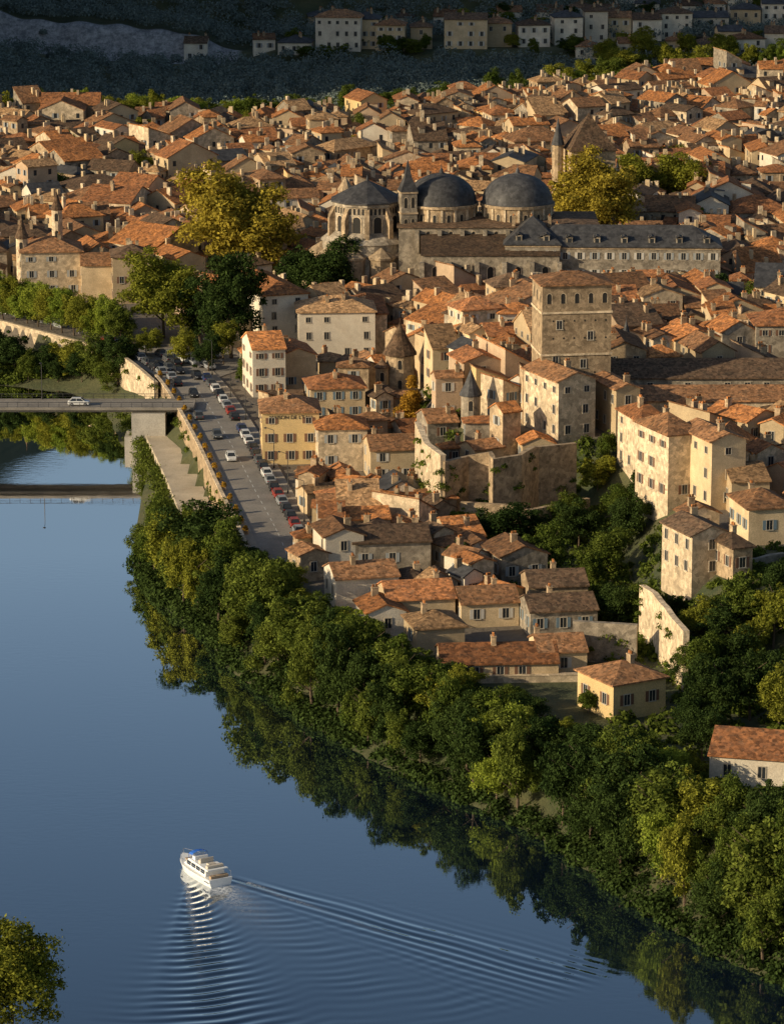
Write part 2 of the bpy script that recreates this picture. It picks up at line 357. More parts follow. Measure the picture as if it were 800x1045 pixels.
CHIM=chimney_mesh()
BOXES=[]
def obb(cx,cy,w,d,a): BOXES.append((cx,cy,w/2,d/2,math.cos(a),math.sin(a)))
def face_windows(par,w,d,h,wk,faces,low=0,drop=.16,rs=random):
    nf=max(1,int(h/2.9)); fh=h/nf
    for fc in faces:
        L=w if fc in('f','b') else d
        n=max(1,int((L-.6)/rs.uniform(2.8,3.8))); st=L/n
        for k in range(low,nf):
            zc=k*fh+fh*.55; hs=1.0 if k<nf-1 or nf<3 else .7
            for i in range(n):
                if rs.random()<drop: continue
                u=-L/2+(i+.5)*st+rs.uniform(-.2,.2)
                if fc=='f': loc=(u,-d/2,zc); rz=0
                elif fc=='l': loc=(-w/2,-u,zc); rz=-math.pi/2
                elif fc=='r': loc=(w/2,u,zc); rz=math.pi/2
                else: loc=(-u,d/2,zc); rz=math.pi
                obj("window",WIN[wk],par,loc,rz,sc=(1,1,hs))
RTXT={'gable':'gabled','hip':'hipped','shed':'single-pitch'}
NH=0
def house(cx,cy,z0,w,d,h,ang,roof='gable',ridge='x',wi=0,ri=0,p=.38,label=None,faces=('f','l'),low=0,chim=1,wk=None,name="stone_house",cat="house",occupy=True):
    global NH; NH+=1
    par=thing(name,(cx,cy,z0),ang,label or f"{WALLN[wi]} house with {RTXT[roof]} {ROOFN[ri]} roof",cat)
    rot=(ridge=='y'); W2,D2=(d,w) if rot else (w,d); rz=math.pi/2 if rot else 0
    V,Fc=wall_geo(W2,D2,h,roof,p); obj("wall",mesh("wall",V,Fc,WM[wi]),par,rz=rz)
    V,Fc=roof_geo(W2,D2,h,roof,p); ro=obj("roof",mesh("roof",V,Fc,RM[ri]),par,rz=rz)
    for c in range(chim):
        u=random.uniform(-.4,.4)*W2 if roof!='hip' else random.uniform(-.2,.2)*W2; v=random.choice((-1,1))*D2*random.uniform(.05,.25)
        zz=h+p*(D2/2-abs(v)) if roof!='shed' else h+p*(v+D2/2)
        obj("chimney",CHIM,ro,(u,v,zz+.2))
    if faces: face_windows(par,w,d,h,random.choice([0,1,2,3,4,4]) if wk is None else wk,faces,low)
    if occupy: obb(cx,cy,w,d,ang)
    return par
PROT=[]
def hp(px,py,wpx,d,hpx,ang,roof='gable',ridge='x',wi=0,ri=0,prot=True,**k):
    x,y,z=G(px,py); s=scale_at(x,y,z); a=R(ang); w=wpx/s; h=hpx/s
    cx=x-math.sin(a)*d/2; cy=y+math.cos(a)*d/2
    if prot: PROT.append((px-wpx*.6,px+wpx*.5,py-6,y))
    return house(cx,cy,z,w,d,h,a,roof,ridge,wi,ri,**k)
def cone_tower(px,py,wpx,hpx,rpx,wi,ri,label,n=12,name="turret"):
    x,y,z=G(px,py); s=scale_at(x,y,z); r=wpx/s/2; h=hpx/s; rh=rpx/s
    PROT.append((px-wpx*.7,px+wpx*.7,py-6,y-1))
    par=thing(name,(x,y,z),0,label,"turret")
    V,Fc=lathe([(r,-3),(r,h)],n); obj("wall",mesh("wall",V,Fc,WM[wi]),par)
    V,Fc=lathe([(r*1.18,h-.1),(r*1.18,h+.15),(r*.7,h+rh*.38),(.06,h+rh),(.03,h+rh+1.2)],n); obj("roof",mesh("roof",V,Fc,RM[ri]),par)
    for i in range(3):
        obj("window",ARCHS,par,(0,-r*.99,h-2.6-i*4),0)
    obb(x,y,3*r,3*r,0)
y_house=hp(297,474,58,11,54,4,'hip','x',2,1,wk=1,label="ochre yellow rendered building with brown shutters and sign")
hp(350,481,50,9,44,6,'hip','x',6,0,wk=0,label="pale house with bright orange hipped roof beside the quay road")
hp(402,492,48,9,34,8,'gable','x',0,1)
hp(345,428,56,10,32,8,'hip','x',0,5,label="long cream house with russet hipped roof behind the yellow building")
hp(275,405,34,12,50,12,'gable','x',1,0,wk=1,label="tall white house with orange roof at the road edge")
hp(305,398,36,12,36,12,'gable','y',0,5)
hp(292,358,48,28,58,20,'hip','y',1,0,wk=4,label="long white building with orange hipped roof")
hp(344,368,78,12,50,4,'hip','x',1,3,wk=4,label="white mansion wing with pale tile roof and chimneys",chim=3)
hp(378,364,34,20,44,4,'hip','y',6,5,wk=4,label="pale side wing of the mansion with hipped roof",chim=2)
hp(54,303,62,13,46,8,'hip','x',6,1,label="pale stone mansion with turrets by the quay")
hp(101,306,34,10,36,6,'gable','x',0,1)
hp(136,310,40,10,48,6,'hip','x',0,2)
cone_tower(24,300,12,58,22,6,2,"small stone corner turret with pointed brown roof")
cone_tower(60,285,11,72,18,6,2,"slender stone turret with pointed brown roof")
hp(588,449,42,14,62,24,'gable','y',6,1,wk=4,label="tall pale gabled building built against the stone tower")
hp(640,446,26,14,50,18,'gable','y',0,1,wk=4,label="narrow tall cream house with brown gabled roof")
hp(452,452,32,8,22,14,'gable','x',3,1,label="small grey stone house above the pale rampart")
hp(668,486,30,12,56,16,'hip','x',6,5,wk=4)
hp(697,512,36,12,70,22,'hip','x',6,1,wk=1,label="tall pale four-storey house with brown shutters on the terrace")
hp(742,520,38,12,72,20,'gable','y',0,1,wk=4,label="tall cream gabled house beside the terrace")
hp(725,590,44,10,46,22,'gable','y',6,2,wk=4,label="pale gabled house with steep brown roof above gardens")
hp(757,592,22,7,34,22,'hip','x',4,2,label="small stone tower house with pointed roof above gardens")
hp(785,556,46,10,38,12,'hip','x',0,1)
hp(765,524,40,10,34,10,'gable','x',0,3)
hp(652,732,64,9,38,30,'hip','x',2,1,wk=1,label="small pale ochre house with brown hipped roof by the riverside trees")
hp(775,806,105,11,34,-14,'gable','x',1,5,wk=4,faces=('f','l'),label="low white house with russet gabled roof among trees")
hp(510,696,120,9,20,4,'gable','x',0,5,label="long low cream house with russet tile roof"); hp(574,690,50,8,26,8,'gable','x',0,1)
hp(375,620,66,8,32,14,'gable','x',1,1); hp(352,590,40,9,44,14,'gable','y',1,1); hp(430,640,70,9,30,10,'gable','x',0,5)
hp(400,588,80,9,36,8,'gable','x',3,2); hp(450,668,50,8,28,14,'hip','x',0,3); hp(395,650,40,8,26,14,'gable','y',1,0)
hp(535,600,50,9,34,18,'gable','y',3,1); hp(500,640,60,8,26,10,'gable','x',0,1); hp(575,650,70,8,28,10,'gable','x',3,2); hp(570,625,60,8,28,8,'gable','x',4,2)
def range_(cx,cy,z,w,d,h,a,roof,ridge,wi,ri,p,label,faces=('f','l'),wk=4,chim=0):
    house(cx,cy,z,w,d,h,R(a),roof,ridge,wi,ri,p=p,label=label,faces=faces,wk=wk,chim=chim)
range_(58,622,18,42,11,7.2,1,'gable','x',3,2,.42,"long stone convent range with steep dark roof")
range_(60,611.5,18,36,5.5,4.6,1,'shed','x',6,1,.28,"lower lean-to gallery along the convent range")
range_(41.5,634,18,8,14,10,4,'gable','y',4,1,.4,"stone wing of the convent with brown roof",chim=1)
PROT.append((612,830,414,607))
cu=bpy.data.curves.new("sign_text","FONT"); cu.body="MAISON DE L'EAU"; cu.size=.95; cu.extrude=.02; cu.align_x='CENTER'
so=bpy.data.objects.new("tmp_text",cu); COL.objects.link(so); bpy.context.view_layer.update()
tm=bpy.data.meshes.new_from_object(so.evaluated_get(bpy.context.evaluated_depsgraph_get())); tm.name="facade_lettering"; tm.materials.clear(); tm.materials.append(M_METAL)
bpy.data.objects.remove(so); sy=scale_at(*y_house.location)
obj("facade_lettering",tm,y_house,(0,-5.56,54/sy-1.25),rot=(R(90),0,0))
# -- castle tower
x,y,z=G(586,446); y+=9; z=18; s=scale_at(x,y,z); tw=80/s/1.12; topz=(446-302)/s
par=thing("castle_tower",(x,y+tw/2,z),R(8),"tall square stone tower with low tile roof","tower")
obj("wall",mesh("wall",*wall_geo(tw,tw*.8,topz,'hip',.3),WM[4]),par); obj("roof",mesh("roof",*roof_geo(tw,tw*.8,topz,'hip',.3),RM[1]),par)
for i in range(5): obj("window",ARCHS,par,(-tw/2+tw*(i+.5)/5,-tw*.4,topz-3.2))
for i in range(3): obj("window",ARCHS,par,(-tw/2,-tw*.4+tw*.8*(i+.5)/3,topz-3.2),-math.pi/2)
for u,k in((-.25,7),(.2,9),(-.3,13),(.1,14),(.3,17),(-.05,18),(-.32,20),(.28,22)): obj("window",WIN[4],par,(u*tw,-tw*.4,topz-k))
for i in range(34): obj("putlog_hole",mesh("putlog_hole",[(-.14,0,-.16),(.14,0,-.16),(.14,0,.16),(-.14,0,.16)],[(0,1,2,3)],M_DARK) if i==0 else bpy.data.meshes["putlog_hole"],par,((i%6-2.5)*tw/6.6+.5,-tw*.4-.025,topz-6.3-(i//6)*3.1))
for zc in(topz-5,topz-12.5):
    A=Acc(); A.add(boxv(-tw/2-.2,tw/2+.2,-tw*.4-.2,tw*.4+.2,zc,zc+.35),BOXF); obj("string_course",A.mesh("string_course",[WM[6]]),par)
obb(x,y+tw/2,tw,tw,0); PROT.append((541,630,418,y))
cone_tower(408,402,30,42,32,4,2,"round stone turret with steep brown cone roof")
cone_tower(390,404,14,30,9,4,2,"small round brick stair turret beside roofs")
cone_tower(480,432,20,30,26,3,4,"small stone turret with slate cone roof")
cone_tower(638,384,15,30,28,3,4,"slim turret with slate cone roof")
# -- bell tower
bx,by=(598-400)/4.15,855; par=thing("bell_tower",(bx,by,10),R(10),"stone bell tower with steep dark pyramid roof","tower")
obj("wall",mesh("wall",*wall_geo(11,11,24,'hip',.3),WM[4]),par)
V,Fc=roof_geo(11,11,24,'hip',1.4); obj("roof",mesh("roof",V,Fc,RM[2]),par)
for u in(-2.5,0,2.5): obj("window",ARCH,par,(u,-5.5,17))
obb(bx,by,12,12,0); PROT.append((572,625,168,by-6))
par=thing("stair_turret",(bx-7.5,by-2,10),0,"slender stone turret with pointed slate spire","turret")
obj("wall",mesh("wall",*lathe([(1.4,-4),(1.4,25)],10),WM[4]),par); obj("roof",mesh("roof",*lathe([(1.7,25),(.8,28),(.05,31.5)],10),RM[4]),par)
# -- cathedral
CX,CY,CB=19.5,783,10.
cath=thing("cathedral",(CX,CY,CB),0,"domed stone cathedral with two slate cupolas and apse","cathedral")
PROT+= [(320,425,256,CY-14),(420,540,240,CY-20),(515,728,280,762),(185,300,282,790),(128,205,335,735),(205,272,345,712),(560,650,226,860),(300,370,290,770)]
obj("nave_wall",mesh("nave_wall",*wall_geo(44,22,17.5,'hip',.3),WM[3]),cath,(4,0,0))
V,Fc=roof_geo(44,22,17.5,'hip',.12); obj("nave_roof",mesh("nave_roof",V,Fc,RM[2]),cath,(4,0,0))
for dx in(-8.5,8.5):
    obj("drum",mesh("drum",*lathe([(7.9,16),(7.9,20.9),(8.4,21.0),(8.4,21.6),(8.0,21.6)],36),WM[4]),cath,(dx,0,0))
    for k in range(16):
        a=2*math.pi*k/16; 
        if math.sin(a)<.5: obj("pilaster",mesh("pilaster",boxv(-.25,.25,-.22,.1,17,20.9),BOXF,WM[6]),cath,(dx+7.9*math.cos(a),7.9*math.sin(a),0),a+math.pi/2)
    pr=[(8.15,21.6)]+[(7.9*math.cos(t*math.pi/2/9),21.8+6.2*math.sin(t*math.pi/2/9)) for t in range(0,9)]+[(.5,28.2),(.4,28.8),(.08,29.3),(.05,30.2)]
    obj("dome",mesh("dome",*lathe(pr,36),RM[4],smooth=True),cath,(dx,0,0))
    for k in range(5):
        a=2*math.pi*(k+8.5+1.0)/16; obj("window",ARCHS,cath,(dx+7.95*math.cos(a),7.95*math.sin(a),18.0),a+math.pi/2)
ax=-25
obj("apse_wall",mesh("apse_wall",*lathe([(7.8,-4),(7.8,21.3),(8.2,21.4),(8.2,22),(7.6,22)],10),WM[3]),cath,(ax,0,0))
obj("apse_roof",mesh("apse_roof",*lathe([(8.5,22),(8.5,22.3),(4.2,24.6),(.4,26.4),(.05,27.6)],10),RM[4]),cath,(ax,0,0))
obj("ambulatory",mesh("ambulatory",*lathe([(10.2,-4),(10.2,13.2),(10.5,13.3),(7.7,15.6)],20),WM[3]),cath,(ax,0,0))
rr_=7.8*math.cos(math.pi/10)
for k in range(10):
    a=math.pi*2*k/10
    if math.sin(a)<.4: 
        obj("arched_window",ARCHB,cath,(ax+rr_*math.cos(a),rr_*math.sin(a),14.0),a+math.pi/2,sc=(.9,1,.8))
        for q in(-1.5,-.5,.5,1.5): obj("small_window",ARCHS,cath,(ax+rr_*math.cos(a)-q*math.sin(a),rr_*math.sin(a)+q*math.cos(a),19.7),a+math.pi/2,sc=(.8,1,.8))
        c1=(ax+10.2*math.cos(a),10.2*math.sin(a),0); obj("chapel",mesh("chapel",*lathe([(2.9,-4),(2.9,10.2),(3.2,10.3),(3.2,10.8),(.1,12.8)],8),WM[4]),cath,c1,a)
        obj("window",ARCH,cath,(ax+(10.2+2.72)*math.cos(a),(10.2+2.72)*math.sin(a),5.0),a+math.pi/2)
    a=math.pi*2*(k+.5)/10; A=Acc(); A.box(7.7,9.1,-.5,.5,-4,18.5); A.add([(7.7,-.5,18.5),(9.1,-.5,18.5),(9.1,.5,18.5),(7.7,.5,18.5),(7.7,-.5,21),(7.7,.5,21)],[(0,1,4),(1,2,5,4),(2,3,5),(0,4,5,3)])
    obj("buttress",A.mesh("buttress",[WM[4]]),cath,(ax,0,0),a)
dx,dy=-16,-6; bh=1.75
obj("belfry_wall",mesh("belfry_wall",boxv(-bh,bh,-bh,bh,-4,25.0),BOXF,WM[3]),cath,(dx,dy,0),.2)
for zc in(15.5,20,24.6): obj("cornice",mesh("cornice",boxv(-bh-.2,bh+.2,-bh-.2,bh+.2,zc,zc+.35),BOXF,WM[4]),cath,(dx,dy,0),.2)
for zc in(16.6,21.4):
    for q in(-.8,.8):
        c_,s_=math.cos(.2),math.sin(.2)
        obj("belfry_opening",ARCHS,cath,(dx+q*c_+bh*s_,dy+q*s_-bh*c_,zc),.2,sc=(.9,1,1.3)); obj("belfry_opening",ARCHS,cath,(dx-bh*c_-q*s_,dy-bh*s_+q*c_,zc),.2-math.pi/2,sc=(.9,1,1.3))
obj("spire",mesh("spire",*lathe([(2.8,25.0),(1.1,28),(.05,32)],4),RM[4]),cath,(dx,dy,0),.2)
obj("pinnacle_turret",mesh("pinnacle_turret",*lathe([(1.8,-4),(1.8,23),(2.0,23),(.05,26)],8),WM[4]),cath,(-30,9,0))
A=Acc(); A.add(*wall_geo(30,10,13,'shed',.3)); obj("aisle_wall",A.mesh("aisle_wall",[WM[3]]),cath,(2,-15.6,0)); obj("aisle_roof",mesh("aisle_roof",*roof_geo(30,10,13,'shed',.3),RM[2]),cath,(2,-15.6,0))
for i in range(5): obj("arched_window",ARCH,cath,(-10+i*6,-20.6,7))
for i in range(6): obj("buttress",mesh("buttress",boxv(-.5,.5,-1.6,0,-4,11.5),BOXF,WM[3]),cath,(-13+i*6,-20.6,0))
for i in range(8): obj("buttress",mesh("buttress",boxv(-.45,.45,-1.0,0,12,17),BOXF,WM[3]),cath,(-14+i*5,-11.0,0))
for i in range(7): obj("arched_window",ARCHS,cath,(-11.5+i*5,-11.0,14.9))
obb(CX+2,CY-2,52,30,0); obb(CX+ax,CY,25,26,0)
def slate_block(cx,cy,w,d,h,a,lab,z=11,rh=.6):
    global NH; NH+=1
    par=thing("slate_roofed_building",(cx,cy,z),a,lab,"building")
    obj("wall",mesh("wall",*wall_geo(w,d,h,'hip',.3),WM[3]),par); ro=obj("roof",mesh("roof",*roof_geo(w,d,h,'hip',rh),RM[4]),par)
    n=int(w/3.2)
    for i in range(n):
        for k in range(3): obj("window",WIN[random.choice([0,0,2])],par,(-w/2+(i+.5)*w/n,-d/2,h-2-3.8*k))
    for i in range(int(d/3.5)):
        for k in range(2): obj("window",WIN[2],par,(-w/2,-d/2+(i+.5)*d/int(d/3.5),h-2-3.8*k),-math.pi/2)
    A=Acc(); A.box(-w/2-.15,w/2+.15,-d/2-.15,d/2+.15,h-.5,h-.16); obj("cornice",A.mesh("cornice",[WM[4]]),par)
    for i in range(int(w/6)):
        A=Acc(); A.add(*wall_geo(1.4,2.2,1.2,'gable',.5),0); rg=roof_geo(2.2,1.4,1.2,'gable',.5,.15,.1); A.add(rg[0],rg[1],1,(0,0,0,math.pi/2)); A.add([(-.4,-1.13,.1),(.4,-1.13,.1),(.4,-1.13,1.0),(-.4,-1.13,1.0)],[(0,1,2,3)],2)
        obj("dormer",A.mesh("dormer",[WM[3],RM[4],M_GLASS]),ro,(-w/2+(i+.5)*w/int(w/6),-d/2+1.8,h+.75),0)
    for i in range(3): obj("chimney",CHIM,ro,(-w*.35+i*w*.33,.6,h+rh*d*.4))
    obb(cx,cy,w,d,a)
slate_block(51,770,42,12,13.5,R(-2),"long grey building with hipped slate roof and dormers")
slate_block(31,772,12,16,14,R(-2),"grey wing with slate roof beside the cathedral")
# ---------------------------------------------------------------- trees
def crown_pts(seed,cz,rx,rz,nb,nl,ls,conical=False,low=-.55,br0=(.12,.38)):
    g=np.random.default_rng(seed); out=[]; lean=g.normal(size=2)*1.0
    for b in range(nb):
        u=g.normal(size=3); u/=np.linalg.norm(u); 
        if u[2]<low: u[2]*=-.5
        k=g.uniform(.3,1.05); br=g.uniform(*br0)*rx*(1.2-.5*k); c=np.array([u[0]*rx*k+lean[0]*u[2],u[1]*rx*k+lean[1]*u[2],cz+u[2]*rz*k])
        if conical:
            tz=g.uniform(0,1); c=np.array([u[0]*rx*(1-tz)*.6,u[1]*rx*(1-tz)*.6,cz-rz+2*rz*tz]); br=rx*(.18+.35*(1-tz))
        m=int(nl*(br/(rx*.3))**1.5)+30
        n=g.normal(size=(m,3)); n/=np.linalg.norm(n,axis=1)[:,None]
        n[:,2]=np.where((n[:,2]<-.5),-n[:,2],n[:,2])
        st=np.array([g.uniform(.8,1.3),g.uniform(.8,1.3),g.uniform(.7,1.3)])
        p=c+n*br*np.abs(g.normal(.95,.24,(m,1)))*st
        nn=n+g.normal(size=(m,3))*.55; nn/=np.linalg.norm(nn,axis=1)[:,None]
        t=np.cross(nn,g.normal(size=(m,3))); t/=np.linalg.norm(t,axis=1)[:,None]; v=np.cross(nn,t)
        s=g.uniform(.5,1.35,(m,1))*ls
        q=np.stack([p-t*s,p-v*s*.55,p+t*s,p+v*s*.55],1); out.append(q.reshape(-1,3))
    return np.concatenate(out)
def trunk_mesh(seed,h,r):
    g=random.Random(seed); A=Acc(); k=5; z=-1.5; x=y=0; rr=r
    for i in range(k):
        nz=-1.5+(h*.7+1.5)*(i+1)/k; nx,ny=x+g.uniform(-.3,.3),y+g.uniform(-.3,.3); nr=rr*.78
        A.add(*tube((x,y,z),(nx,ny,nz),rr,nr,7)); 
        if i>=1:
            for j in range(2):
                a=g.uniform(0,6.28); L=h*g.uniform(.14,.24); A.add(*tube((nx,ny,nz),(nx+L*math.cos(a),ny+L*math.sin(a),nz+L*.8),nr*.55,.04,5))
        x,y,z,rr=nx,ny,nz,nr
    return A.mesh("trunk",[M_BARK])
CROWN=[];TRUNK=[]
for i in range(8): CROWN.append(quads("crown",crown_pts(100+i,7.6,4.2+.5*(i%4),5.8+.7*(i%3),58,270,.26,low=-.85,br0=(.13,.42)),FOL['green'])); TRUNK.append(trunk_mesh(i,14,.35))
CROWN.append(quads("crown",crown_pts(200,7.8,3.6,7.0,34,300,.28,True),FOL['green'])); TRUNK.append(trunk_mesh(9,14,.3))
BIG=[quads("crown",crown_pts(300+i,8.0,5.2,6.2,120,300,.22,low=-.85,br0=(.17,.36)),FOL['green']) for i in range(3)]
def tree(x,y,z,H,Wd,kind,var=None,label=None,name="tree",group=None,big=False,cat="tree",oc=True):
    v=random.randrange(8) if var is None else var
    s=H/14.5; sx=Wd/11.0 if v<8 else Wd/7.5
    par=thing(name,(x,y,z-.2),random.uniform(0,6.28),label or "leafy green tree beside the old town",cat,group)
    obj("trunk",TRUNK[v],par,sc=(s,s,s))
    c=obj("crown",BIG[v%3] if big else CROWN[v],par,sc=(sx,sx,s)); c.material_slots[0].link='OBJECT'; c.material_slots[0].material=FOL[kind]
    if oc: obb(x,y,Wd*.55,Wd*.55,0)
SKY=[(0,570),(118,550),(135,515),(160,490),(190,494),(215,508),(240,524),(280,552),(330,594),(390,628),(440,652),(500,690),(560,714),(600,736),(660,744),(700,758),(740,788),(790,802),(820,800),(900,800)]
def clampH(x,y,z,H,Wd=8):
    s=scale_at(x,y,z); px,_=toimg(x,y,z); r=[np.interp(px+q*Wd*.35*s,[a for a,b in SKY],[b for a,b in SKY]) for q in(-1,0,1)]
    lim=max(r)+random.uniform(-6,12)
    top=toimg(x,y,z+H)[1]
    return H-max(0,lim-top)/s
def tp(px,py,wpx,hpx,kind,**k):
    x,y,z=G(px,py); s=scale_at(x,y,z); tree(x,y,z,hpx/s,wpx/s,kind,**k)
tp(243,294,118,124,'yellow',big=True,label="huge golden yellow plane tree above the old roofs")
tp(167,345,82,88,'olive',big=True,label="large yellow-green tree beside the car park")
tp(238,366,66,112,'dark',big=True,label="tall dark green cedar beside the mansion")
tp(205,350,50,70,'dark',label="dark green tree beside the road"); tp(335,318,70,76,'dark',big=True,label="broad dark green tree near the cathedral"); tp(300,310,60,66,'dark')
tp(605,262,92,106,'yellow',big=True,label="large golden tree rising behind the slate roofs")
tp(655,215,60,60,'olive',label="yellow-green tree rising among roofs"); tp(700,215,60,62,'olive',label="yellow-green tree rising among roofs")
tp(420,436,36,52,'rust',var=8,label="orange autumn tree beside the turret",big=False); PROT.append((398,438,428,G(417,436)[1]-3))
tp(680,180,50,34,'olive'); tp(122,392,44,56,'dark'); tp(98,386,40,46,'green'); tp(70,384,36,38,'olive'); tp(15,382,50,50,'dark'); tp(-8,380,40,50,'dark'); tp(45,384,36,34,'dark'); tp(30,388,30,30,'green'); tp(84,390,34,34,'dark'); tp(110,398,30,34,'green'); tp(60,390,26,26,'dark')
for px,py,w,h,k in((188,372,30,40,'olive'),(212,380,30,44,'dark'),(228,372,34,50,'olive'),(150,365,30,34,'olive'),(250,392,22,34,'green')): tp(px,py,w,h,k,label="roadside tree at the car park edge")
for i in range(12):
    t=i/11; px=-8+t*132; py=322+t*32+random.uniform(-1,1); tp(px,py,36+random.uniform(-3,5),44+random.uniform(-3,6),random.choice(['lime','green','olive','lime']),label="round plane tree along the upper quay",group="trees along the upper quay",big=(i%2==0))
tree(-42.2,366,.5,14.2,8.2,'olive',var=8,big=True,label="upright yellow-green tree on the near bank")
for px,py,w,h,k in((560,590,50,60,'green'),(510,560,60,50,'dark'),(475,550,40,36,'green'),(590,560,50,56,'dark'),(620,590,50,56,'green'),(640,560,46,60,'dark'),(655,520,36,44,'dark'),(610,500,46,40,'olive'),(618,474,30,40,'green'),(540,560,40,44,'dark'),(655,640,40,46,'green'),(690,590,40,50,'dark'),(760,640,60,64,'green'),(790,660,60,76,'olive'),(740,660,50,60,'dark'),(795,745,56,70,'olive'),(765,735,60,80,'dark'),(730,740,60,76,'dark'),(715,775,50,60,'dark'),(800,620,50,56,'dark'),(575,540,50,40,'green'),(510,535,60,34,'dark'),(470,525,40,30,'olive'),(437,486,16,30,'lime'),(630,640,46,50,'dark'),(715,705,50,66,'green'),(745,700,60,66,'dark'),(715,655,50,50,'olive'),(470,585,40,40,'dark'),(690,640,30,40,'dark'),(600,600,40,46,'green'),(635,530,40,40,'green'),(765,690,46,60,'olive'),(700,700,34,50,'dark'),(600,728,30,30,'green'),(705,745,40,44,'dark')):
    tp(px,py,w,h,k,label={'green':"leafy green garden tree",'dark':"dark green garden tree",'olive':"yellow-green leafy garden tree",'rust':"orange autumn garden tree",'lime':"bright ivy-green tree by the wall"}[k])
# riverside belt
BELT=SH[7:19]+[W(*p,7) for p in [(900,900),(800,850),(700,800),(655,772),(600,758),(520,730),(440,700),(330,644),(265,588),(215,556),(160,524)]]
BP=np.array(BELT); lo=BP.min(0); hi=BP.max(0); cand=rng.uniform(lo,hi,(12000,2)); cand=cand[inside(cand,BELT)]
ds=pdist(cand,SH); keep=[]
HB=[b for b in BOXES]
for c,dd in zip(cand,ds):
    if abs(c[0])>c[1]*.1111+14 or dd<2.0: continue
    if any((c[0]-b[0])**2+(c[1]-b[1])**2<(min(b[2],b[3])+2.0)**2 for b in HB): continue
    sz=random.choice([3.0,3.8,4.6,6.0])
    if all((c[0]-k[0])**2+(c[1]-k[1])**2>(.5*(sz+k[3]))**2 for k in keep): keep.append((c[0],c[1],dd,sz))
hz=TH(np.array([k[0] for k in keep]),np.array([k[1] for k in keep]))
for (x,y,dd,sz),z in zip(keep,hz):
    H=random.uniform(9,15.5)*(.58+.11*sz)*(0.85 if dd<5 else 1); z=float(z)
    if y>560: H*=.88
    H=clampH(x,y,z,H)
    if H<2.4: continue
    k=random.choices(['green','dark','olive','lime'],[.46,.33,.16,.05])[0]
    tree(x,y,z,H,min(sz*random.uniform(1.7,2.4),H*1.05+2,99 if dd>4 else 7.0),k,label={'green':"leafy green riverside tree",'dark':"dark green riverside tree",'olive':"yellow-green leafy riverside tree",'lime':"bright green riverside tree"}[k],group="trees along the river bank",name="riverside_tree",oc=True)
print("belt trees",len(keep))
def leafballs(pts,ls=.35,nl=110,seed=5):
    g=np.random.default_rng(seed); out=[]
    for (x,y,z,r) in pts:
        n=g.normal(size=(nl,3)); n/=np.linalg.norm(n,axis=1)[:,None]; n[:,2]=np.abs(n[:,2])*1.0-.15
        p=np.array([x,y,z])+n*r*g.uniform(.6,1.15,(nl,1)); nn=n+g.normal(size=(nl,3))*.5; nn/=np.linalg.norm(nn,axis=1)[:,None]
        t=np.cross(nn,g.normal(size=(nl,3))); t/=np.linalg.norm(t,axis=1)[:,None]; v=np.cross(nn,t); s=g.uniform(.6,1.3,(nl,1))*ls
        out.append(np.stack([p-t*s,p-v*s*.6,p+t*s,p+v*s*.6],1).reshape(-1,3))
    return np.concatenate(out)
S=np.array(SH[7:]); pts=[]
for a,b in zip(S[:-1],S[1:]):
    L=np.linalg.norm(b-a); nn_=np.array([-(b-a)[1],(b-a)[0]])/L
    for k in range(int(L/1.0)):
        t=random.random(); q=a+(b-a)*t+nn_*random.uniform(.0,3.0); pts.append((q[0],q[1],.3,random.uniform(.8,2.0)))
c2=cand[rng.integers(0,len(cand),700)]; h2=TH(c2[:,0],c2[:,1])
pts+=[(c[0],c[1],h,random.uniform(1,2.2)) for c,h in zip(c2,h2) if abs(c[0])<c[1]*.12+10]
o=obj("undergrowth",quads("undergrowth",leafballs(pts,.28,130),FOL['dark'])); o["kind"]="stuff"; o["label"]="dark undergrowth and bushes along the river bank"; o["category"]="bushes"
g2=rng.uniform(np.array(GARD).min(0),np.array(GARD).max(0),(3500,2))
g2=g2[inside(g2,GARD)][:800]
SL=[W(*p,14) for p in [(420,400),(470,392),(478,455),(455,470),(425,450)]]; g3=rng.uniform(np.array(SL).min(0),np.array(SL).max(0),(400,2)); g3=g3[inside(g3,SL)][:90]; g2=np.concatenate([g2,g3]); h2=TH(g2[:,0],g2[:,1])
pts=[(c[0],c[1],h,random.uniform(.8,2.2)) for c,h in zip(g2,h2) if all((c[0]-b[0])**2+(c[1]-b[1])**2>(min(b[2],b[3])+1)**2 for b in HB[:60])]
c3=rng.uniform((-98,W(0,393)[1]+.5),( -46,750),(3500,2)); c3=c3[inside(c3,LOW2)][:480]; h3=TH(c3[:,0],c3[:,1]); pts+=[(c[0],c[1],max(h,.2),random.uniform(1,2.6)) for c,h in zip(c3,h3) if h>.1]
o=obj("garden_shrubs",quads("garden_shrubs",leafballs(pts,seed=8),FOL['green'])); o["kind"]="stuff"; o["label"]="mixed green shrubs covering the terraced gardens"; o["category"]="shrubs"
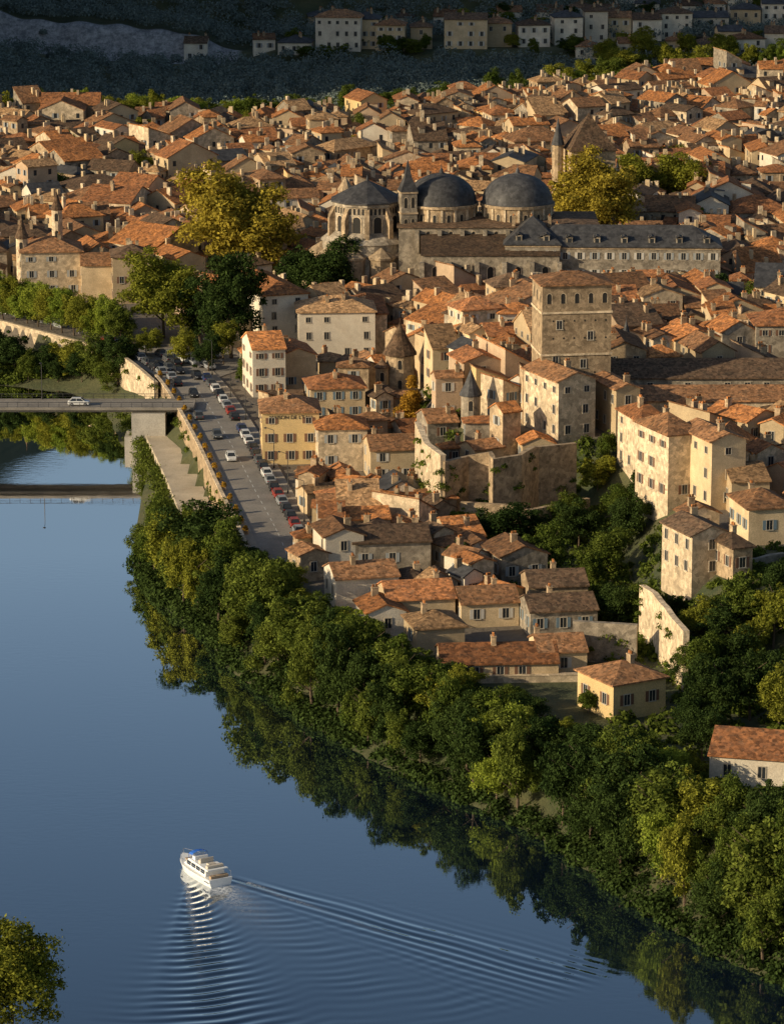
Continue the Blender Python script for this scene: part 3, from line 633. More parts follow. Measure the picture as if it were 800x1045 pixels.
# ---------------------------------------------------------------- roads, quay, walls
def ribbon(name,pts,hw,z,mat,thick=.3,off=0.0):
    P=np.array(pts,float); T=np.gradient(P,axis=0); T/=np.linalg.norm(T,axis=1)[:,None]; Nn=np.stack([-T[:,1],T[:,0]],1)
    A=P+Nn*(hw+off); B=P+Nn*(off-hw); V=[];Fc=[]
    var=hasattr(z,'__len__'); zt=z if var else [z]*len(P)
    for a,b,q in zip(A,B,zt):
        zb=(min(zt)-thick) if var else q-thick
        V+=[(a[0],a[1],q),(b[0],b[1],q),(b[0],b[1],zb),(a[0],a[1],zb)]
    for i in range(len(P)-1):
        k=4*i; Fc+=[(k,k+1,k+5,k+4),(k+1,k+2,k+6,k+5),(k+2,k+3,k+7,k+6),(k+3,k,k+4,k+7)]
    n=len(V); Fc+=[(0,3,2,1),(n-4,n-3,n-2,n-1)]
    return mesh(name,V,Fc,mat)
def dens(pts,step=4,lin=False):
    out=[]
    P=[np.array(p) for p in pts]
    for i in range(len(P)-1):
        p0=P[max(i-1,0)];p1=P[i];p2=P[i+1];p3=P[min(i+2,len(P)-1)]; n=max(1,int(np.linalg.norm(p2-p1)/step))
        for k in range(n):
            t=k/n; out.append(p1+(p2-p1)*t if lin else .5*((2*p1)+(-p0+p2)*t+(2*p0-5*p1+4*p2-p3)*t*t+(-p0+3*p1-3*p2+p3)*t**3))
    out.append(P[-1]); return out
ROAD=dens([W(*p,8) for p in [(178,372),(203,400),(234,450),(260,500),(284,545),(296,575)]])
o=obj("quay_road",ribbon("quay_road",ROAD,4.3,8.12,M_ASPH,.5)); struct(o,"asphalt quay road with parked cars","road")
ROAD2=dens([W(*p,8) for p in [(-120,282),(0,316),(70,333),(130,352),(182,384)]])
o=obj("upper_quay_road",ribbon("upper_quay_road",ROAD2,4.0,8.11,M_ASPH,.5)); struct(o,"asphalt road along the upper quay","road")
lot=[W(*p,8) for p in [(132,368),(180,396),(205,392),(262,372),(228,352),(170,345)]]
o=obj("car_park_paving",mesh("car_park_paving",[(p[0],p[1],8.13) for p in lot]+[(p[0],p[1],7.6) for p in lot],[(0,1,2,3,4,5)[::-1]]+[(i,(i+1)%6,6+(i+1)%6,6+i) for i in range(6)],M_ASPH)); struct(o,"asphalt car park beside the bridge","car park")
RP=np.array(ROAD); T=np.gradient(RP,axis=0); T/=np.linalg.norm(T,axis=1)[:,None]; NN=np.stack([-T[:,1],T[:,0]],1)
side=-1 if pdist((RP+NN*-6)[5:6],SH)[0]<pdist((RP+NN*6)[5:6],SH)[0] else 1
o=obj("pavement",ribbon("pavement",ROAD[4:],.9,8.25,M_PAVE,.6,off=side*5.2)); struct(o,"stone pavement along the parapet","pavement")
o=obj("pavement",ribbon("pavement",ROAD[3:],1.0,8.25,M_PAVE,.6,off=-side*5.3)); struct(o,"stone pavement along the houses","pavement")
A=Acc()
for i in range(0,len(RP)-1):
    p,q=RP[i],RP[i+1]; t=(q-p)/np.linalg.norm(q-p); n=np.array([-t[1],t[0]])*.05; e=p+t*2
    A.add([(p[0]+n[0],p[1]+n[1],8.126),(p[0]-n[0],p[1]-n[1],8.126),(e[0]-n[0],e[1]-n[1],8.126),(e[0]+n[0],e[1]+n[1],8.126)],[(0,1,2,3)])
o=obj("road_marking",A.mesh("road_marking",[M_PAINT])); struct(o,"white dashed centre line on the road","road marking")
def wall_line(name,pts,z0,z1,th_,mat,label,cap=True,jag=0,ivy=0,big=1.0):
    par=thing(name,(0,0,0),0,label,"wall"); n=len(pts)
    zt=[z1]*n
    if jag:
        v=0; zt=[]
        for i in range(n):
            if random.random()<.3: v=random.uniform(-jag,0)
            zt.append(z1+v)
    obj("masonry",ribbon("masonry",pts,th_/2,zt if jag else z1,mat,(min(zt)-z0) if jag else z1-z0),par)
    if cap and not jag: obj("coping",ribbon("coping",pts,th_/2+.08,z1+.14,WM[6],.14),par)
    if ivy:
        b=[(p[0]+random.uniform(-.7,.3),p[1]-random.uniform(.2,.8),z1-.6-random.uniform(0,abs(z1-z0)*.6),random.uniform(.5,1.3)*big) for p in pts for _ in range(3) if random.random()<ivy]
        if b: obj("ivy",quads("ivy",leafballs(b,.2,110,3),FOL['green']),par)
edge=(RP+NN*side*6.3)[4:-1]
wall_line("quay_wall",edge,1.5,8.8,.5,WM[4],"brown stone quay wall with parapet below the road",ivy=.3)
UQ=dens([W(*p,8) for p in [(-120,296),(0,331),(60,347),(120,365),(160,395)]])
wall_line("upper_quay_wall",UQ,1.0,8.9,.6,WM[6],"sunlit pale stone quay wall beyond the bridge",ivy=.2)
LQ=(RP+NN*side*9.8)[6:-3]
o=obj("lower_quay_path",ribbon("lower_quay_path",LQ,3.0,3.5,M_SAND,1.6)); struct(o,"pale sandy towpath below the quay wall","path")
b=[(p[0]-random.uniform(3.0,6),p[1],2.2,random.uniform(.8,2.0)) for p in LQ for _ in range(5)]
o=obj("bank_grass",quads("bank_grass",leafballs(b,.2,110,6),FOL['green'])); o["kind"]="stuff"; o["label"]="rough grass and weeds below the towpath"; o["category"]="grass"
SHR=None
for i in range(0,len(edge)-2,2):
    x,y=edge[i]
    par=thing("planter_shrub",(x+.9,y,8.25),random.uniform(0,3),"small reddish shrub in a planter by the parapet","shrub","shrubs along the parapet")
    obj("planter",mesh("planter",boxv(-.4,.4,-.4,.4,0,.5),BOXF,WM[4]),par)
    if SHR is None: SHR=quads("foliage",leafballs([(0,0,.7,.5),(0.1,0,1.1,.4)],.16,90),FOL['rust'])
    obj("foliage",SHR,par,(0,0,0))
def wpx(name,pxs,z0,z1,zs,mat,label,**k): wall_line(name,dens([W(*p,zs) for p in pxs],2,True),z0,z1,.9,mat,label,**k)
wpx("rampart_wall",[(452,468),(478,462),(500,463),(504,470),(530,466),(548,456),(587,452)],6,20.5,20,WM[4],"ruined brown stone rampart wall below the castle",jag=1.0,ivy=.4)
wpx("rampart_wall",[(470,512),(540,516),(600,504)],4,13,13,WM[4],"lower stone terrace wall in the gardens",jag=1.0,ivy=.4)
wpx("rampart_wall",[(426,434),(436,456),(452,468)],6,20.5,20,WM[6],"sunlit pale rampart wall with ivy",ivy=.5)
PROT.append((424,592,503,W(520,490,14)[1]))
wpx("garden_wall",[(655,596),(668,604),(680,620),(700,642)],4,17.5,17,WM[6],"bright pale retaining wall above the gardens",jag=.8,ivy=.3)
wpx("garden_wall",[(585,640),(650,644)],4,14,13,WM[3],"grey stone garden retaining wall",jag=1.2,ivy=.3)
wpx("garden_wall",[(705,560),(745,566),(800,560)],8,20,20,WM[3],"weathered stone terrace wall below the houses",jag=1.2,ivy=.5)
wpx("terrace_wall",[(470,690),(600,688)],4,9,9,WM[6],"low pale wall along the riverside terrace")
# ---------------------------------------------------------------- bridge
bz=8.9; by=W(90,412,bz)[1]; x1=W(178,412,bz)[0]
br=thing("bridge",(x1,by,0),0,"low concrete road bridge with thin deck and railings","bridge")
A=Acc(); A.box(-260,4,-4.2,4.2,bz-.4,bz,m=0); A.box(-260,2,-3.2,-2.2,bz-1.0,bz-.4,m=0); A.box(-260,2,2.2,3.2,bz-1.0,bz-.4,m=0); A.box(-260,4,-3.1,3.1,bz,bz+.05,m=1); A.box(-260,4,-4.2,-3.2,bz,bz+.15,m=0); A.box(-260,4,3.2,4.2,bz,bz+.15,m=0)
obj("deck",A.mesh("deck",[M_DECK,M_ASPH]),br)
for yy_ in(-4.1,4.1):
    A=Acc(); A.box(-260,4,yy_-.04,yy_+.04,bz+1.05,bz+1.15); A.box(-260,4,yy_-.03,yy_+.03,bz+.6,bz+.65)
    for i in range(132): A.box(-260+i*2,-259.92+i*2,yy_-.04,yy_+.04,bz+.15,bz+1.05)
    obj("railing",A.mesh("railing",[M_METAL]),br)
for xx_ in(-5.5,-48,-90):
    A=Acc(); 
    if xx_==-5.5: A.box(-2.5,4.0,-4.6,4.6,-3,bz-1.05); A.box(-4.0,-2.5,-3.5,3.5,-3,3.0)
    else: A.add(*lathe([(1.6,-4),(1.6,bz-1.05)],16,0,-2.5)); A.add(*lathe([(1.6,-4),(1.6,bz-1.05)],16,0,2.5))
    obj("pier",A.mesh("pier",[M_CONC]),br,(xx_,0,0))
# ---------------------------------------------------------------- lamps
def lamp_mesh():
    A=Acc(); A.add(*tube((0,0,0),(0,0,7),.09,.05,8)); A.add(*tube((0,0,7),(1.4,0,7.5),.05,.04,6)); A.add(*tube((0,0,0),(0,0,.5),.16,.14,8)); return A.mesh("pole",[M_METAL])
LP=lamp_mesh(); 
A=Acc(); A.add(*lathe([(.1,.12),(.3,0),(.28,-.1)],10)); LH=A.mesh("lamp_head",[M_METAL])
def lamp(x,y,z,a):
    p=thing("street_lamp",(x,y,z),a,"dark metal street lamp with curved arm","street lamp","street lamps along the quay and bridge"); obj("pole",LP,p); obj("lamp_head",LH,p,(1.5,0,7.45))
for i in range(5): lamp(x1-4-i*22,by+3.7,bz+.15,-1.57)
for i in range(4,len(RP)-2,5): q=RP[i]-side*NN[i]*5.3; lamp(q[0],q[1],8.25,3.14)
# ---------------------------------------------------------------- cars
M_TAIL=plain("tail_light",(.4,.02,.02))
def car_body(m):
    A=Acc()
    st=[(-2.1,.72,.38,.72),(-1.95,.84,.24,.82),(-1.2,.88,.22,.92),(.3,.88,.22,.95),(1.5,.88,.22,.92),(1.95,.84,.26,.9),(2.1,.76,.4,.78)]
    V=[];Fc=[]
    for y,w,a,b in st: V+=[(-w,y,a),(w,y,a),(w,y,(a+b)/2+.1),(w*.93,y,b),(-w*.93,y,b),(-w,y,(a+b)/2+.1)]
    for i in range(len(st)-1):
        for j in range(6): k=(j+1)%6; Fc.append((i*6+j,i*6+k,i*6+6+k,i*6+6+j))
    Fc+=[tuple(range(5,-1,-1)),tuple(range(36,42))]; A.add(V,Fc,0)
    r=[(-.62,-.45,1.43),(.62,-.45,1.43),(.62,1.25,1.43),(-.62,1.25,1.43)]; A.add(r+[(x*.98,y,1.48) for x,y,z in r],BOXF,0)
    for sx in(-1,1):
        A.add(*tube((sx*.78,-1.15,.92),(sx*.62,-.45,1.43),.05,.05,4)); A.add(*tube((sx*.78,1.75,.92),(sx*.62,1.25,1.43),.06,.06,4)); A.add(*tube((sx*.79,.4,.93),(sx*.62,.4,1.43),.05,.05,4))
    A.box(-.6,-.35,-2.13,-2.09,.55,.68,m=1);A.box(.35,.6,-2.13,-2.09,.55,.68,m=1); A.box(-.7,-.5,2.09,2.12,.6,.75,m=2);A.box(.5,.7,2.09,2.12,.6,.75,m=2)
    return A.mesh("body",[m,M_WHITE,M_TAIL])
gl=mesh("window",[(-.8,-1.15,.9),(.8,-1.15,.9),(.8,1.75,.9),(-.8,1.75,.9),(-.61,-.45,1.43),(.61,-.45,1.43),(.61,1.25,1.43),(-.61,1.25,1.43)],BOXF,M_GLASS)
V,Fc=tube((-.11,0,0),(.11,0,0),.32,.32,14); A=Acc(); A.add(V,Fc,0); A.add(*tube((-.12,0,0),(.12,0,0),.17,.17,8),1); WH=A.mesh("wheel",[M_TYRE,plain("wheel_rim",(.4,.4,.42),.4,.6)])
CC=[("white",(.6,.6,.58)),("silver",(.25,.26,.27)),("black",(.015,.015,.018)),("dark blue",(.02,.035,.10)),("red",(.26,.03,.02)),("grey",(.08,.085,.09))]
CB_=[(n,car_body(plain("car_paint_"+n.replace(' ','_'),c,.4))) for n,c in CC]
def car(x,y,z,a,grp="cars parked along the quay road"):
    n,b=random.choices(CB_,[.24,.24,.2,.12,.05,.16])[0]
    p=thing("parked_car",(x,y,z),a,f"small {n} car on the asphalt","car",grp)
    obj("body",b,p); obj("window",gl,p)
    for sx in(-.78,.78):
        for sy_ in(-1.3,1.3): obj("wheel",WH,p,(sx,sy_,.32))
def along(line,off,step,z,skip=.15,i0=0,i1=None,grp="cars parked along the quay road"):
    P=np.array(line); T=np.gradient(P,axis=0); T/=np.linalg.norm(T,axis=1)[:,None]
    L=np.concatenate([[0],np.cumsum(np.linalg.norm(np.diff(P,axis=0),axis=1))]); s=2
    while s<L[-1]-2:
        k=np.interp(s,L,np.arange(len(P))); i=int(k); f=k-i
        if i>=i0 and (i1 is None or i<i1) and random.random()>skip:
            q=P[i]+(P[min(i+1,len(P)-1)]-P[i])*f; t=T[i]; n=np.array([-t[1],t[0]]); q=q+n*off
            car(q[0],q[1],z,math.atan2(t[1],t[0])-math.pi/2+random.uniform(-.04,.04),grp)
        s+=step
along(ROAD,-side*3.35,5.4,8.12,.1,i0=4); along(ROAD,side*3.3,6.5,8.12,.6,i0=4,i1=16)
along(ROAD2,2.6,5.2,8.11,.25); along(ROAD2,-2.6,5.3,8.11,.3)
for r in range(3):
    a=np.array(W(150+r*20,372-r*8,8)); b=np.array(W(206+r*12,388-r*10,8))
    for k in range(6-(r==2)): 
        q=a+(b-a)*(k+.5)/6
        if random.random()>.25: car(q[0],q[1],8.13,.35+random.uniform(-.05,.05),"cars in the car park")
for px,py in((222,447),(236,470),(198,405)): q=W(px,py,8); car(q[0],q[1],8.12,.15,"cars driving on the quay road")
q=W(82,411,bz); car(q[0],by-1.5,bz+.05,1.57,"cars crossing the bridge")
# ---------------------------------------------------------------- boat
bt=thing("river_boat",(BX,BY,0),math.atan2(.86,-.51),"white river cruiser with cabin and blue awning on the water","boat"); bt.scale=(.95,1.02,.9)
st=[(-5.2,1.6,1.25,1.15),(-3,1.8,1.45,1.1),(0,1.85,1.5,1.12),(2.4,1.7,1.2,1.2),(4,1.2,.7,1.35),(5,.6,.25,1.5),(5.6,.06,.02,1.6)]
V=[];Fc=[]
for x,w,wb,zt in st: V+=[(x,-w,zt),(x,-w*.97,zt-.35),(x,-wb,-.35),(x,wb,-.35),(x,w*.97,zt-.35),(x,w,zt)]
for i in range(6):
    for j in range(6): k=(j+1)%6; Fc.append((i*6+j,i*6+6+j,i*6+6+k,i*6+k))
Fc+=[tuple(range(6)),tuple(range(41,35,-1))]; obj("hull",mesh("hull",V,Fc,M_WHITE),bt)
A=Acc(); A.add([(-3.6,-1.35,1.1),(2.9,-1.25,1.15),(2.9,1.25,1.15),(-3.6,1.35,1.1),(-3.5,-1.2,2.15),(1.6,-1.1,2.15),(1.6,1.1,2.15),(-3.5,1.2,2.15)],BOXF); A.add([(-4.4,-1.45,2.15),(1.7,-1.25,2.15),(1.7,1.25,2.15),(-4.4,1.45,2.15),(-4.4,-1.4,2.28),(1.5,-1.15,2.28),(1.5,1.15,2.28),(-4.4,1.4,2.28)],BOXF)
obj("cabin",A.mesh("cabin",[M_WHITE]),bt)
for sd in(-1,1):
    for i in range(4):
        x0=-3.2+i*1.35; yb=lambda x,z:sd*(1.345-.013*(x+3.6)-(z-1.1)*.12+.03)
        V=[(x0,yb(x0,1.4),1.4),(x0+1.1,yb(x0+1.1,1.4),1.4),(x0+1.1,yb(x0+1.1,1.95),1.95),(x0,yb(x0,1.95),1.95)]; obj("window",mesh("window",V,[(0,1,2,3)],M_GLASS),bt)
obj("windscreen",mesh("windscreen",[(2.72,-1.0,1.32),(2.72,1.0,1.32),(1.86,.9,2.05),(1.86,-.9,2.05)],[(0,1,2,3)],M_GLASS),bt)
A=Acc(); A.box(.2,.9,-.9,.9,2.28,2.8); A.add([(.9,-.9,2.28),(1.3,-.8,2.28),(1.3,.8,2.28),(.9,.9,2.28),(.9,-.9,3.0),(.95,-.8,3.0),(.95,.8,3.0),(.9,.9,3.0)],BOXF); obj("helm_console",A.mesh("helm_console",[M_WHITE]),bt)
A=Acc(); A.box(-1.2,-.7,-.9,.9,2.28,2.7); A.box(-1.35,-1.2,-.9,.9,2.28,3.0); A.box(-3.8,-3.2,-1.1,1.1,2.28,2.65); A.box(-2.9,-2.2,-.5,.5,2.28,2.6); obj("bench_seat",A.mesh("bench_seat",[plain("cushion",(.5,.44,.36))]),bt)
A=Acc(); A.box(3.0,4.0,-.5,.5,1.22,1.42); A.box(-4.9,-4.3,-1.2,1.2,1.1,1.5); obj("deck_hatch",A.mesh("deck_hatch",[plain("teak",(.35,.25,.16))]),bt)
A=Acc()
for sd in(-1,1): A.add([(-5.1,sd*1.66,.62),(3.0,sd*1.60,.72),(3.0,sd*1.64,.86),(-5.1,sd*1.68,.76)],[(0,1,2,3)])
obj("rubbing_strake",A.mesh("rubbing_strake",[plain("navy_stripe",(.03,.05,.12),.5)]),bt)
A=Acc(); 
for i in range(6):
    t0,t1=math.pi*i/6,math.pi*(i+1)/6; A.add([(.6,-1.1*math.cos(t0),3.0+.45*math.sin(t0)),(.6,-1.1*math.cos(t1),3.0+.45*math.sin(t1)),(1.6,-1.1*math.cos(t1),2.9+.45*math.sin(t1)),(1.6,-1.1*math.cos(t0),2.9+.45*math.sin(t0))],[(0,1,2,3)])
for sx in(.6,1.6):
    for s2 in(-1.1,1.1): A.add(*tube((sx,s2,2.28),(sx,s2,3.0),.03,.03,5),0)
obj("awning",A.mesh("awning",[M_BLUE]),bt)
A=Acc(); 
rp=[(5.4,0,2.3),(4,-1.1,2.1),(2.4,-1.6,1.95),(-4.9,-1.55,1.9)]
for s2 in(1,-1):
    for a,b in zip(rp[:-1],rp[1:]): A.add(*tube((a[0],a[1]*s2,a[2]),(b[0],b[1]*s2,b[2]),.03,.03,5))
    for a in rp: A.add(*tube((a[0],a[1]*s2,1.1),(a[0],a[1]*s2,a[2]),.03,.03,5))
obj("railing",A.mesh("railing",[plain("steel",(.6,.6,.62),.3,.8)]),bt)
# ---------------------------------------------------------------- town fill
for i in range(0,len(RP)-1,2): obb(RP[i][0],RP[i][1],13,12,0)
Q2=np.array(ROAD2)
for p in Q2[::2]: obb(p[0],p[1],12,10,0)
obb(*W(190,372,8),26,26,0)
CELL=24; GRID={}
def gadd(b):
    GRID.setdefault((int(b[0]//CELL),int(b[1]//CELL)),[]).append(b)
for b in BOXES: gadd(b)
def sat(a,b,k):
    dx,dy=b[0]-a[0],b[1]-a[1]
    for (c,s) in((a[4],a[5]),(-a[5],a[4]),(b[4],b[5]),(-b[5],b[4])):
        dd=abs(dx*c+dy*s)
        ra=a[2]*abs(a[4]*c+a[5]*s)+a[3]*abs(-a[5]*c+a[4]*s); rb=b[2]*abs(b[4]*c+b[5]*s)+b[3]*abs(-b[5]*c+b[4]*s)
        if dd>=(ra+rb)*k: return False
    return True
def free(b,k=.9):
    i,j=int(b[0]//CELL),int(b[1]//CELL)
    for u in(-2,-1,0,1,2):
        for v in(-2,-1,0,1,2):
            for o_ in GRID.get((i+u,j+v),()):
                if sat(b,o_,k): return False
    return True
TOWN=[[W(*p,8) for p in [(-200,262),(-60,300),(60,311),(150,314),(170,300),(262,372),(262,400),(300,440),(390,478),(425,470),(425,430),(560,440),(620,396),(950,396),(950,84),(700,108),(560,124),(330,148),(-200,162)]],
      [W(*p,8) for p in [(314,490),(430,500),(455,560),(560,590),(600,640),(590,668),(600,705),(500,712),(440,680),(345,635),(300,570)]],
      [W(*p,18) for p in [(640,400),(950,400),(950,560),(720,560),(670,480)]],
      [W(*p,18) for p in [(430,390),(560,370),(560,450),(500,462),(455,465),(432,440)]],
      [W(*p,18) for p in [(600,310),(950,310),(950,385),(620,380)]]]
def intown(x,y):
    P=np.array([[x,y]]); return any(inside(P,t)[0] for t in TOWN)
def warp(u,v):
    a=R(14); x=u*math.cos(a)-v*math.sin(a); y=u*math.sin(a)+v*math.cos(a)
    return x+9*math.sin(y/60+1)+4*math.sin(y/23+x/40), y+10*math.sin(x/44)+5*math.sin(x/19+y/50)
def streets(x,y):
    return R(14)+.30*math.sin(x/38+y/90)+.22*math.sin(y/37-x/70)
fills=[]
v=350; row=0
while v<1300:
    dep=random.uniform(7,12.5); u=-250; v+=dep/2
    while u<450:
        w=random.uniform(4.3,9.5) if random.random()<.84 else random.uniform(10,19)
        x,y=warp(u+w/2,v)
        y+=random.gauss(0,1.1)
        if y>500 and abs(x)<y*.1111+12:
            a=streets(x,y)+random.gauss(0,.10); dd=dep*random.uniform(.7,1.3)
            if random.random()<.1: a+=.6
            if intown(x,y) and random.random()>.02:
                b=(x,y,w/2,dd/2,math.cos(a),math.sin(a))
                if free(b,.80): gadd(b); fills.append((x,y,w,dd,a))
        u+=w*.97
        if random.random()<.05: u+=random.uniform(2.5,5)
    v+=dep/2+(random.uniform(-.4,.4) if row%2==0 else random.uniform(1.2,3.4)); row+=1
for t in range(22000):
    if t<4000: y=random.uniform(500,650); x=random.uniform(-25,45)
    else: y=random.uniform(520,1110); x=random.uniform(-1,1)*(y*.111+10)
    w=random.uniform(3.0,8); dd=random.uniform(3.0,7); a=streets(x,y)+random.gauss(0,.3)
    b=(x,y,w/2,dd/2,math.cos(a),math.sin(a))
    if free(b,.82 if t<4000 else .86) and intown(x,y): gadd(b); fills.append((x,y,w,dd,a))
fills.sort(key=lambda f:f[1]+random.uniform(0,20))
zz=TH(np.array([f[0] for f in fills]),np.array([f[1] for f in fills]))
far_=[(200,62,26,18),(345,52,50,34),(372,50,26,30),(398,52,30,26),(430,50,24,22),(475,50,48,30),(508,48,28,24),(545,48,34,22),(580,46,34,28),(608,44,22,32),(632,42,26,24),(660,42,30,22),(690,40,30,26),(725,38,36,20),(760,34,34,24),(790,30,30,26),(300,56,36,12),(270,54,26,14),(560,26,26,14),(700,20,30,14),(755,15,30,16),(620,24,24,12),(520,26,26,14),(590,20,24,12),(660,18,26,14),(410,30,26,12),(455,29,24,12),(330,31,30,14),(730,16,22,12),(785,10,26,14),(640,4,26,12),(642,58,24,14),(690,56,26,14),(722,60,22,14),(765,58,30,18),(600,60,24,12),(745,48,24,16),(790,52,24,18)]
for i,(px,py,wp,hpx_) in enumerate(far_):
    hp(px,py,wp*random.uniform(.85,1.1),random.uniform(8,11),hpx_,random.uniform(-8,10),random.choice(['hip','gable']),'x',1 if i==0 else random.choice([1,1,1,0]),random.choice([4,2,1]),prot=False,wk=random.choice([0,2,4]),occupy=False,chim=2,label="small white house below the cliff" if i==0 else "tall pale riverside house below the wooded hill")
budget=296-NH
ST=Acc(); ni=0
for i,(f,z) in enumerate(zip(fills,zz)):
    x,y,w,dd,a=f; area=w*dd; z=float(z)
    h=random.uniform(5.5,10.5) if area>50 else random.uniform(3.6,9)
    if random.random()<.06: h+=2.5
    if y<600 and x<40: h=min(h,random.uniform(3.8,6.3))
    roof=random.choices(['gable','hip','shed'],[.56,.24,.2])[0]; ridge='x' if random.random()<(.55 if w>dd*.8 else .25) else 'y'
    if roof=='hip': ridge='x' if w>=dd else 'y'
    if roof=='shed' and (dd if ridge=='x' else w)>8: roof='gable'
    p=random.uniform(.34,.58)
    rise=p*(dd if ridge=='x' else w)*(1 if roof=='shed' else .5)
    s=scale_at(x,y,z); pxc,_=toimg(x,y,z); hwp=(w*.5+dd*.15)*s
    for (a0,a1,lim,yh) in PROT:
        if y<yh and pxc+hwp>a0 and pxc-hwp<a1:
            top=toimg(x,y,z+h+rise)[1]
            if top<lim: h-=(lim-top)/s
    if h<2.3: continue
    wi=random.choices(range(7),[.32,.13,.008,.15,.13,.1,.18])[0]; ri=random.choices([0,1,2,3,5],[.25,.30,.15,.11,.2])[0]
    if random.random()<.03: ri=4
    if ni<budget:
        ni+=1
        nf=max(1,int(h/2.9)); house(x,y,z,w,dd,h,a,roof,ridge,wi,ri,p,low=max(0,nf-2) if y>640 else 0,chim=random.choice([1,1,2,2]) if area>50 else random.choice([0,1,1]),occupy=False)
    else:
        rot=ridge=='y'; W2,D2=(dd,w) if rot else (w,dd); aa=a+(math.pi/2 if rot else 0); T_=(x,y,z,aa)
        ST.add(*wall_geo(W2,D2,h,roof,p),wi,T_); ST.add(*roof_geo(W2,D2,h,roof,p),7+ri,T_)
        for c in range(random.choice([0,1,2,2,3])):
            uu=random.uniform(-.42,.42)*W2; vv=random.uniform(-.25,.25)*D2; z2=h+p*(D2/2-abs(vv)) if roof!='shed' else h+p*(vv+D2/2)
            ST.add(boxv(uu-.35,uu+.35,vv-.55,vv+.55,z2-1.2,z2+random.uniform(1.2,2.2)),BOXF,random.choice([0,4,6]),T_)
        if roof=='gable' and area>60 and random.random()<.35:
            uu=random.uniform(-.25,.25)*W2; vv=-D2*.25; z2=h+p*D2/4
            ST.add(boxv(uu-.8,uu+.8,vv-1.2,vv+1.2,z2-.8,z2+1.1),BOXF,wi,T_); ST.add([(uu-1,vv-1.5,z2+1.1),(uu+1,vv-1.5,z2+1.1),(uu+1,vv+1.6,z2+1.6),(uu-1,vv+1.6,z2+1.6)],[(0,1,2,3)],7+ri,T_)
        for L,fx in((w,0),(dd,1)):
            n=max(1,int(L/3))
            for k in(0,1,2):
                for j in range(n):
                    if random.random()<.2 or h-1.6-2.9*k<1: continue
                    u0=-L/2+(j+.5)*L/n; zc=h-1.6-2.9*k; Tw=(x,y,z,a) if fx==0 else (x,y,z,a-math.pi/2); off=(dd if fx==0 else w)/2+.03
                    ST.add([(u0-.45,-off,zc-.7),(u0+.45,-off,zc-.7),(u0+.45,-off,zc+.7),(u0-.45,-off,zc+.7)],[(0,1,2,3)],13,Tw)
                    if random.random()<.4:
                        for q0 in(u0-.95,u0+.47): ST.add([(q0,-off,zc-.7),(q0+.46,-off,zc-.7),(q0+.46,-off,zc+.7),(q0,-off,zc+.7)],[(0,1,2,3)],14,Tw)
print("fills",len(fills),"budget",budget)
o=obj("distant_houses",ST.mesh("distant_houses",WM+RM+[M_GLASS,SHUT[0]])); o["kind"]="stuff"; o["label"]="densely packed old town houses with terracotta roofs"; o["category"]="houses"
cnt=0
for t in range(4000):
    y=random.uniform(680,1080); x=random.uniform(-1,1)*(y*.11); b=(x,y,1.5,1.5,1,0)
    if cnt<34 and free(b,.9) and intown(x,y):
        H=random.uniform(8,12); z=th(x,y); px,_=toimg(x,y,z); top=toimg(x,y,z+H)[1]
        if any(y<yh and a0-12<px<a1+12 and top<lim for (a0,a1,lim,yh) in PROT): continue
        gadd((x,y,4,4,1,0)); tree(x,y,z,H,random.uniform(6,9),random.choice(['green','olive','dark','green']),label="small tree rising between old town roofs",oc=False); cnt+=1
for i in range(66):
    px=-10+i*12.5+random.uniform(-6,6); py=(136 if px<330 else 136-(px-330)*.105)+random.uniform(-12,3)
    if 330<px<560 and random.random()<.3: continue
    tp(px,py,random.uniform(24,38),random.uniform(26,40),random.choice(['olive','green','lime','olive']) if px<260 or px>560 else 'green',label="tree at the far edge of the town",oc=False,group="trees at the far edge of the town")
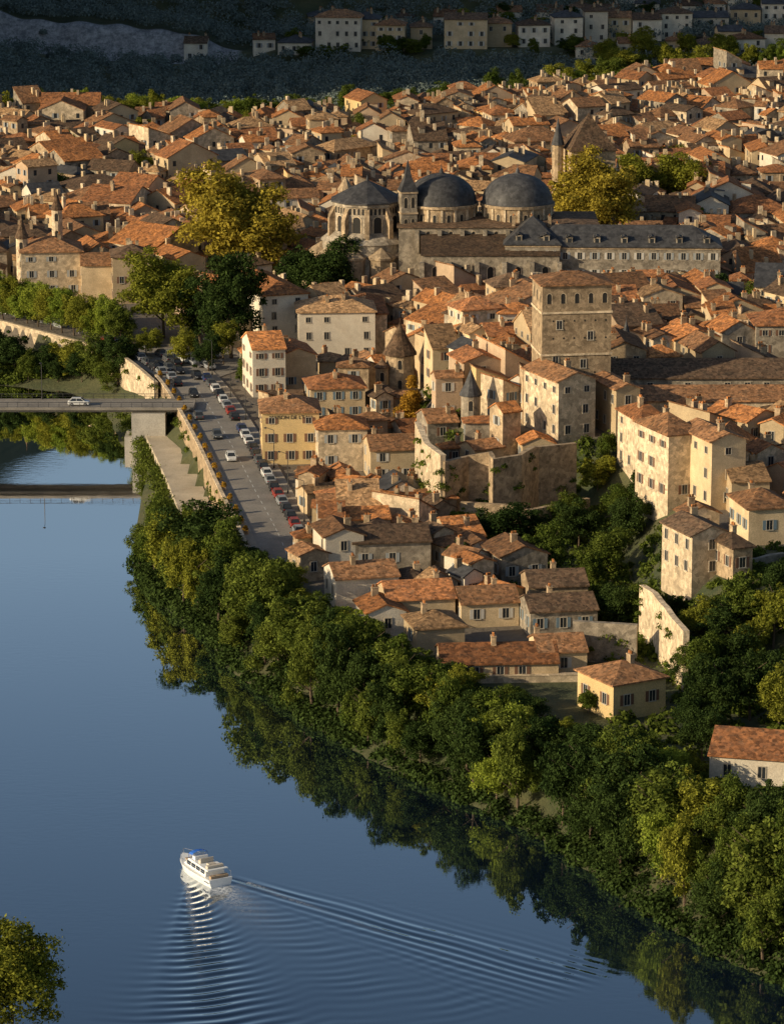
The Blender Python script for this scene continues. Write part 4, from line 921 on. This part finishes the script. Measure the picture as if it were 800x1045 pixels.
for px,py,w,h in((630,86,40,40),(655,84,36,36),(685,84,36,44),(712,84,34,40),(735,78,34,38),(600,92,30,34),(655,62,30,30),(700,64,30,34),(620,70,34,30),(675,70,34,30),(740,66,34,34)): tp(px,py,w,h,'olive',label="sunlit yellow-green tree near the far quay",oc=False)
for i in range(50): tp(300+i*10+random.uniform(-9,9),random.uniform(26,66)-i*.3,random.uniform(16,26),random.uniform(14,22),random.choice(['green','dark','olive','green']),label="tree between the far riverside houses",oc=False,group="trees between the far houses")
g=np.random.default_rng(3)
pts=[(g.uniform(-1,1)*160,g.uniform(1060,1440)) for t in range(5200)]
P=np.array(pts); h=TH(P[:,0],P[:,1]); inT=inside(P,TOWN[0]); sel=[]
cells=set()
for (x,y),z,it in zip(pts,h,inT):
    if it or abs(x)>y*.115+10: continue
    if 1205<y<1236 and x>-55: continue
    if 1209<y<1232 and x<-55 and g.random()>.22: continue
    c=(int(x//4.5),int(y//6))
    if c in cells: continue
    cells.add(c); sel.append((x,y,z+(2.5 if not(1209<y<1232) else .5),g.uniform(2.4,5.2) if not(1209<y<1232) else g.uniform(1.2,2.6)))
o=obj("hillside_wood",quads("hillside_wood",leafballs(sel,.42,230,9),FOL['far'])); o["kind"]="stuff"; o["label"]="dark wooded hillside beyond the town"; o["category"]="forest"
# ---------------------------------------------------------------- light
EL=19; sd=Vector((-.91,-.40,0)).normalized()*math.cos(R(EL)); sd.z=math.sin(R(EL))
w=bpy.data.worlds.new("World"); scene.world=w; w.use_nodes=True; nt=w.node_tree; sk=nt.nodes.new('ShaderNodeTexSky'); sk.sky_type='NISHITA'; sk.sun_disc=False
sk.sun_elevation=R(EL); sk.sun_rotation=math.atan2(sd.x,sd.y)%(2*math.pi); sk.altitude=200; sk.dust_density=1.6
nt.links.new(sk.outputs[0],nt.nodes['Background'].inputs[0]); nt.nodes['Background'].inputs[1].default_value=.098
l=bpy.data.lights.new("sun","SUN"); l.energy=5.0; l.angle=R(.5); l.color=(1,.83,.57); lo_=bpy.data.objects.new("sun",l); COL.objects.link(lo_); lo_.rotation_euler=(-sd).to_track_quat('-Z','Y').to_euler()
scene.view_settings.view_transform='Standard'; scene.view_settings.look='None'; scene.view_settings.exposure=0
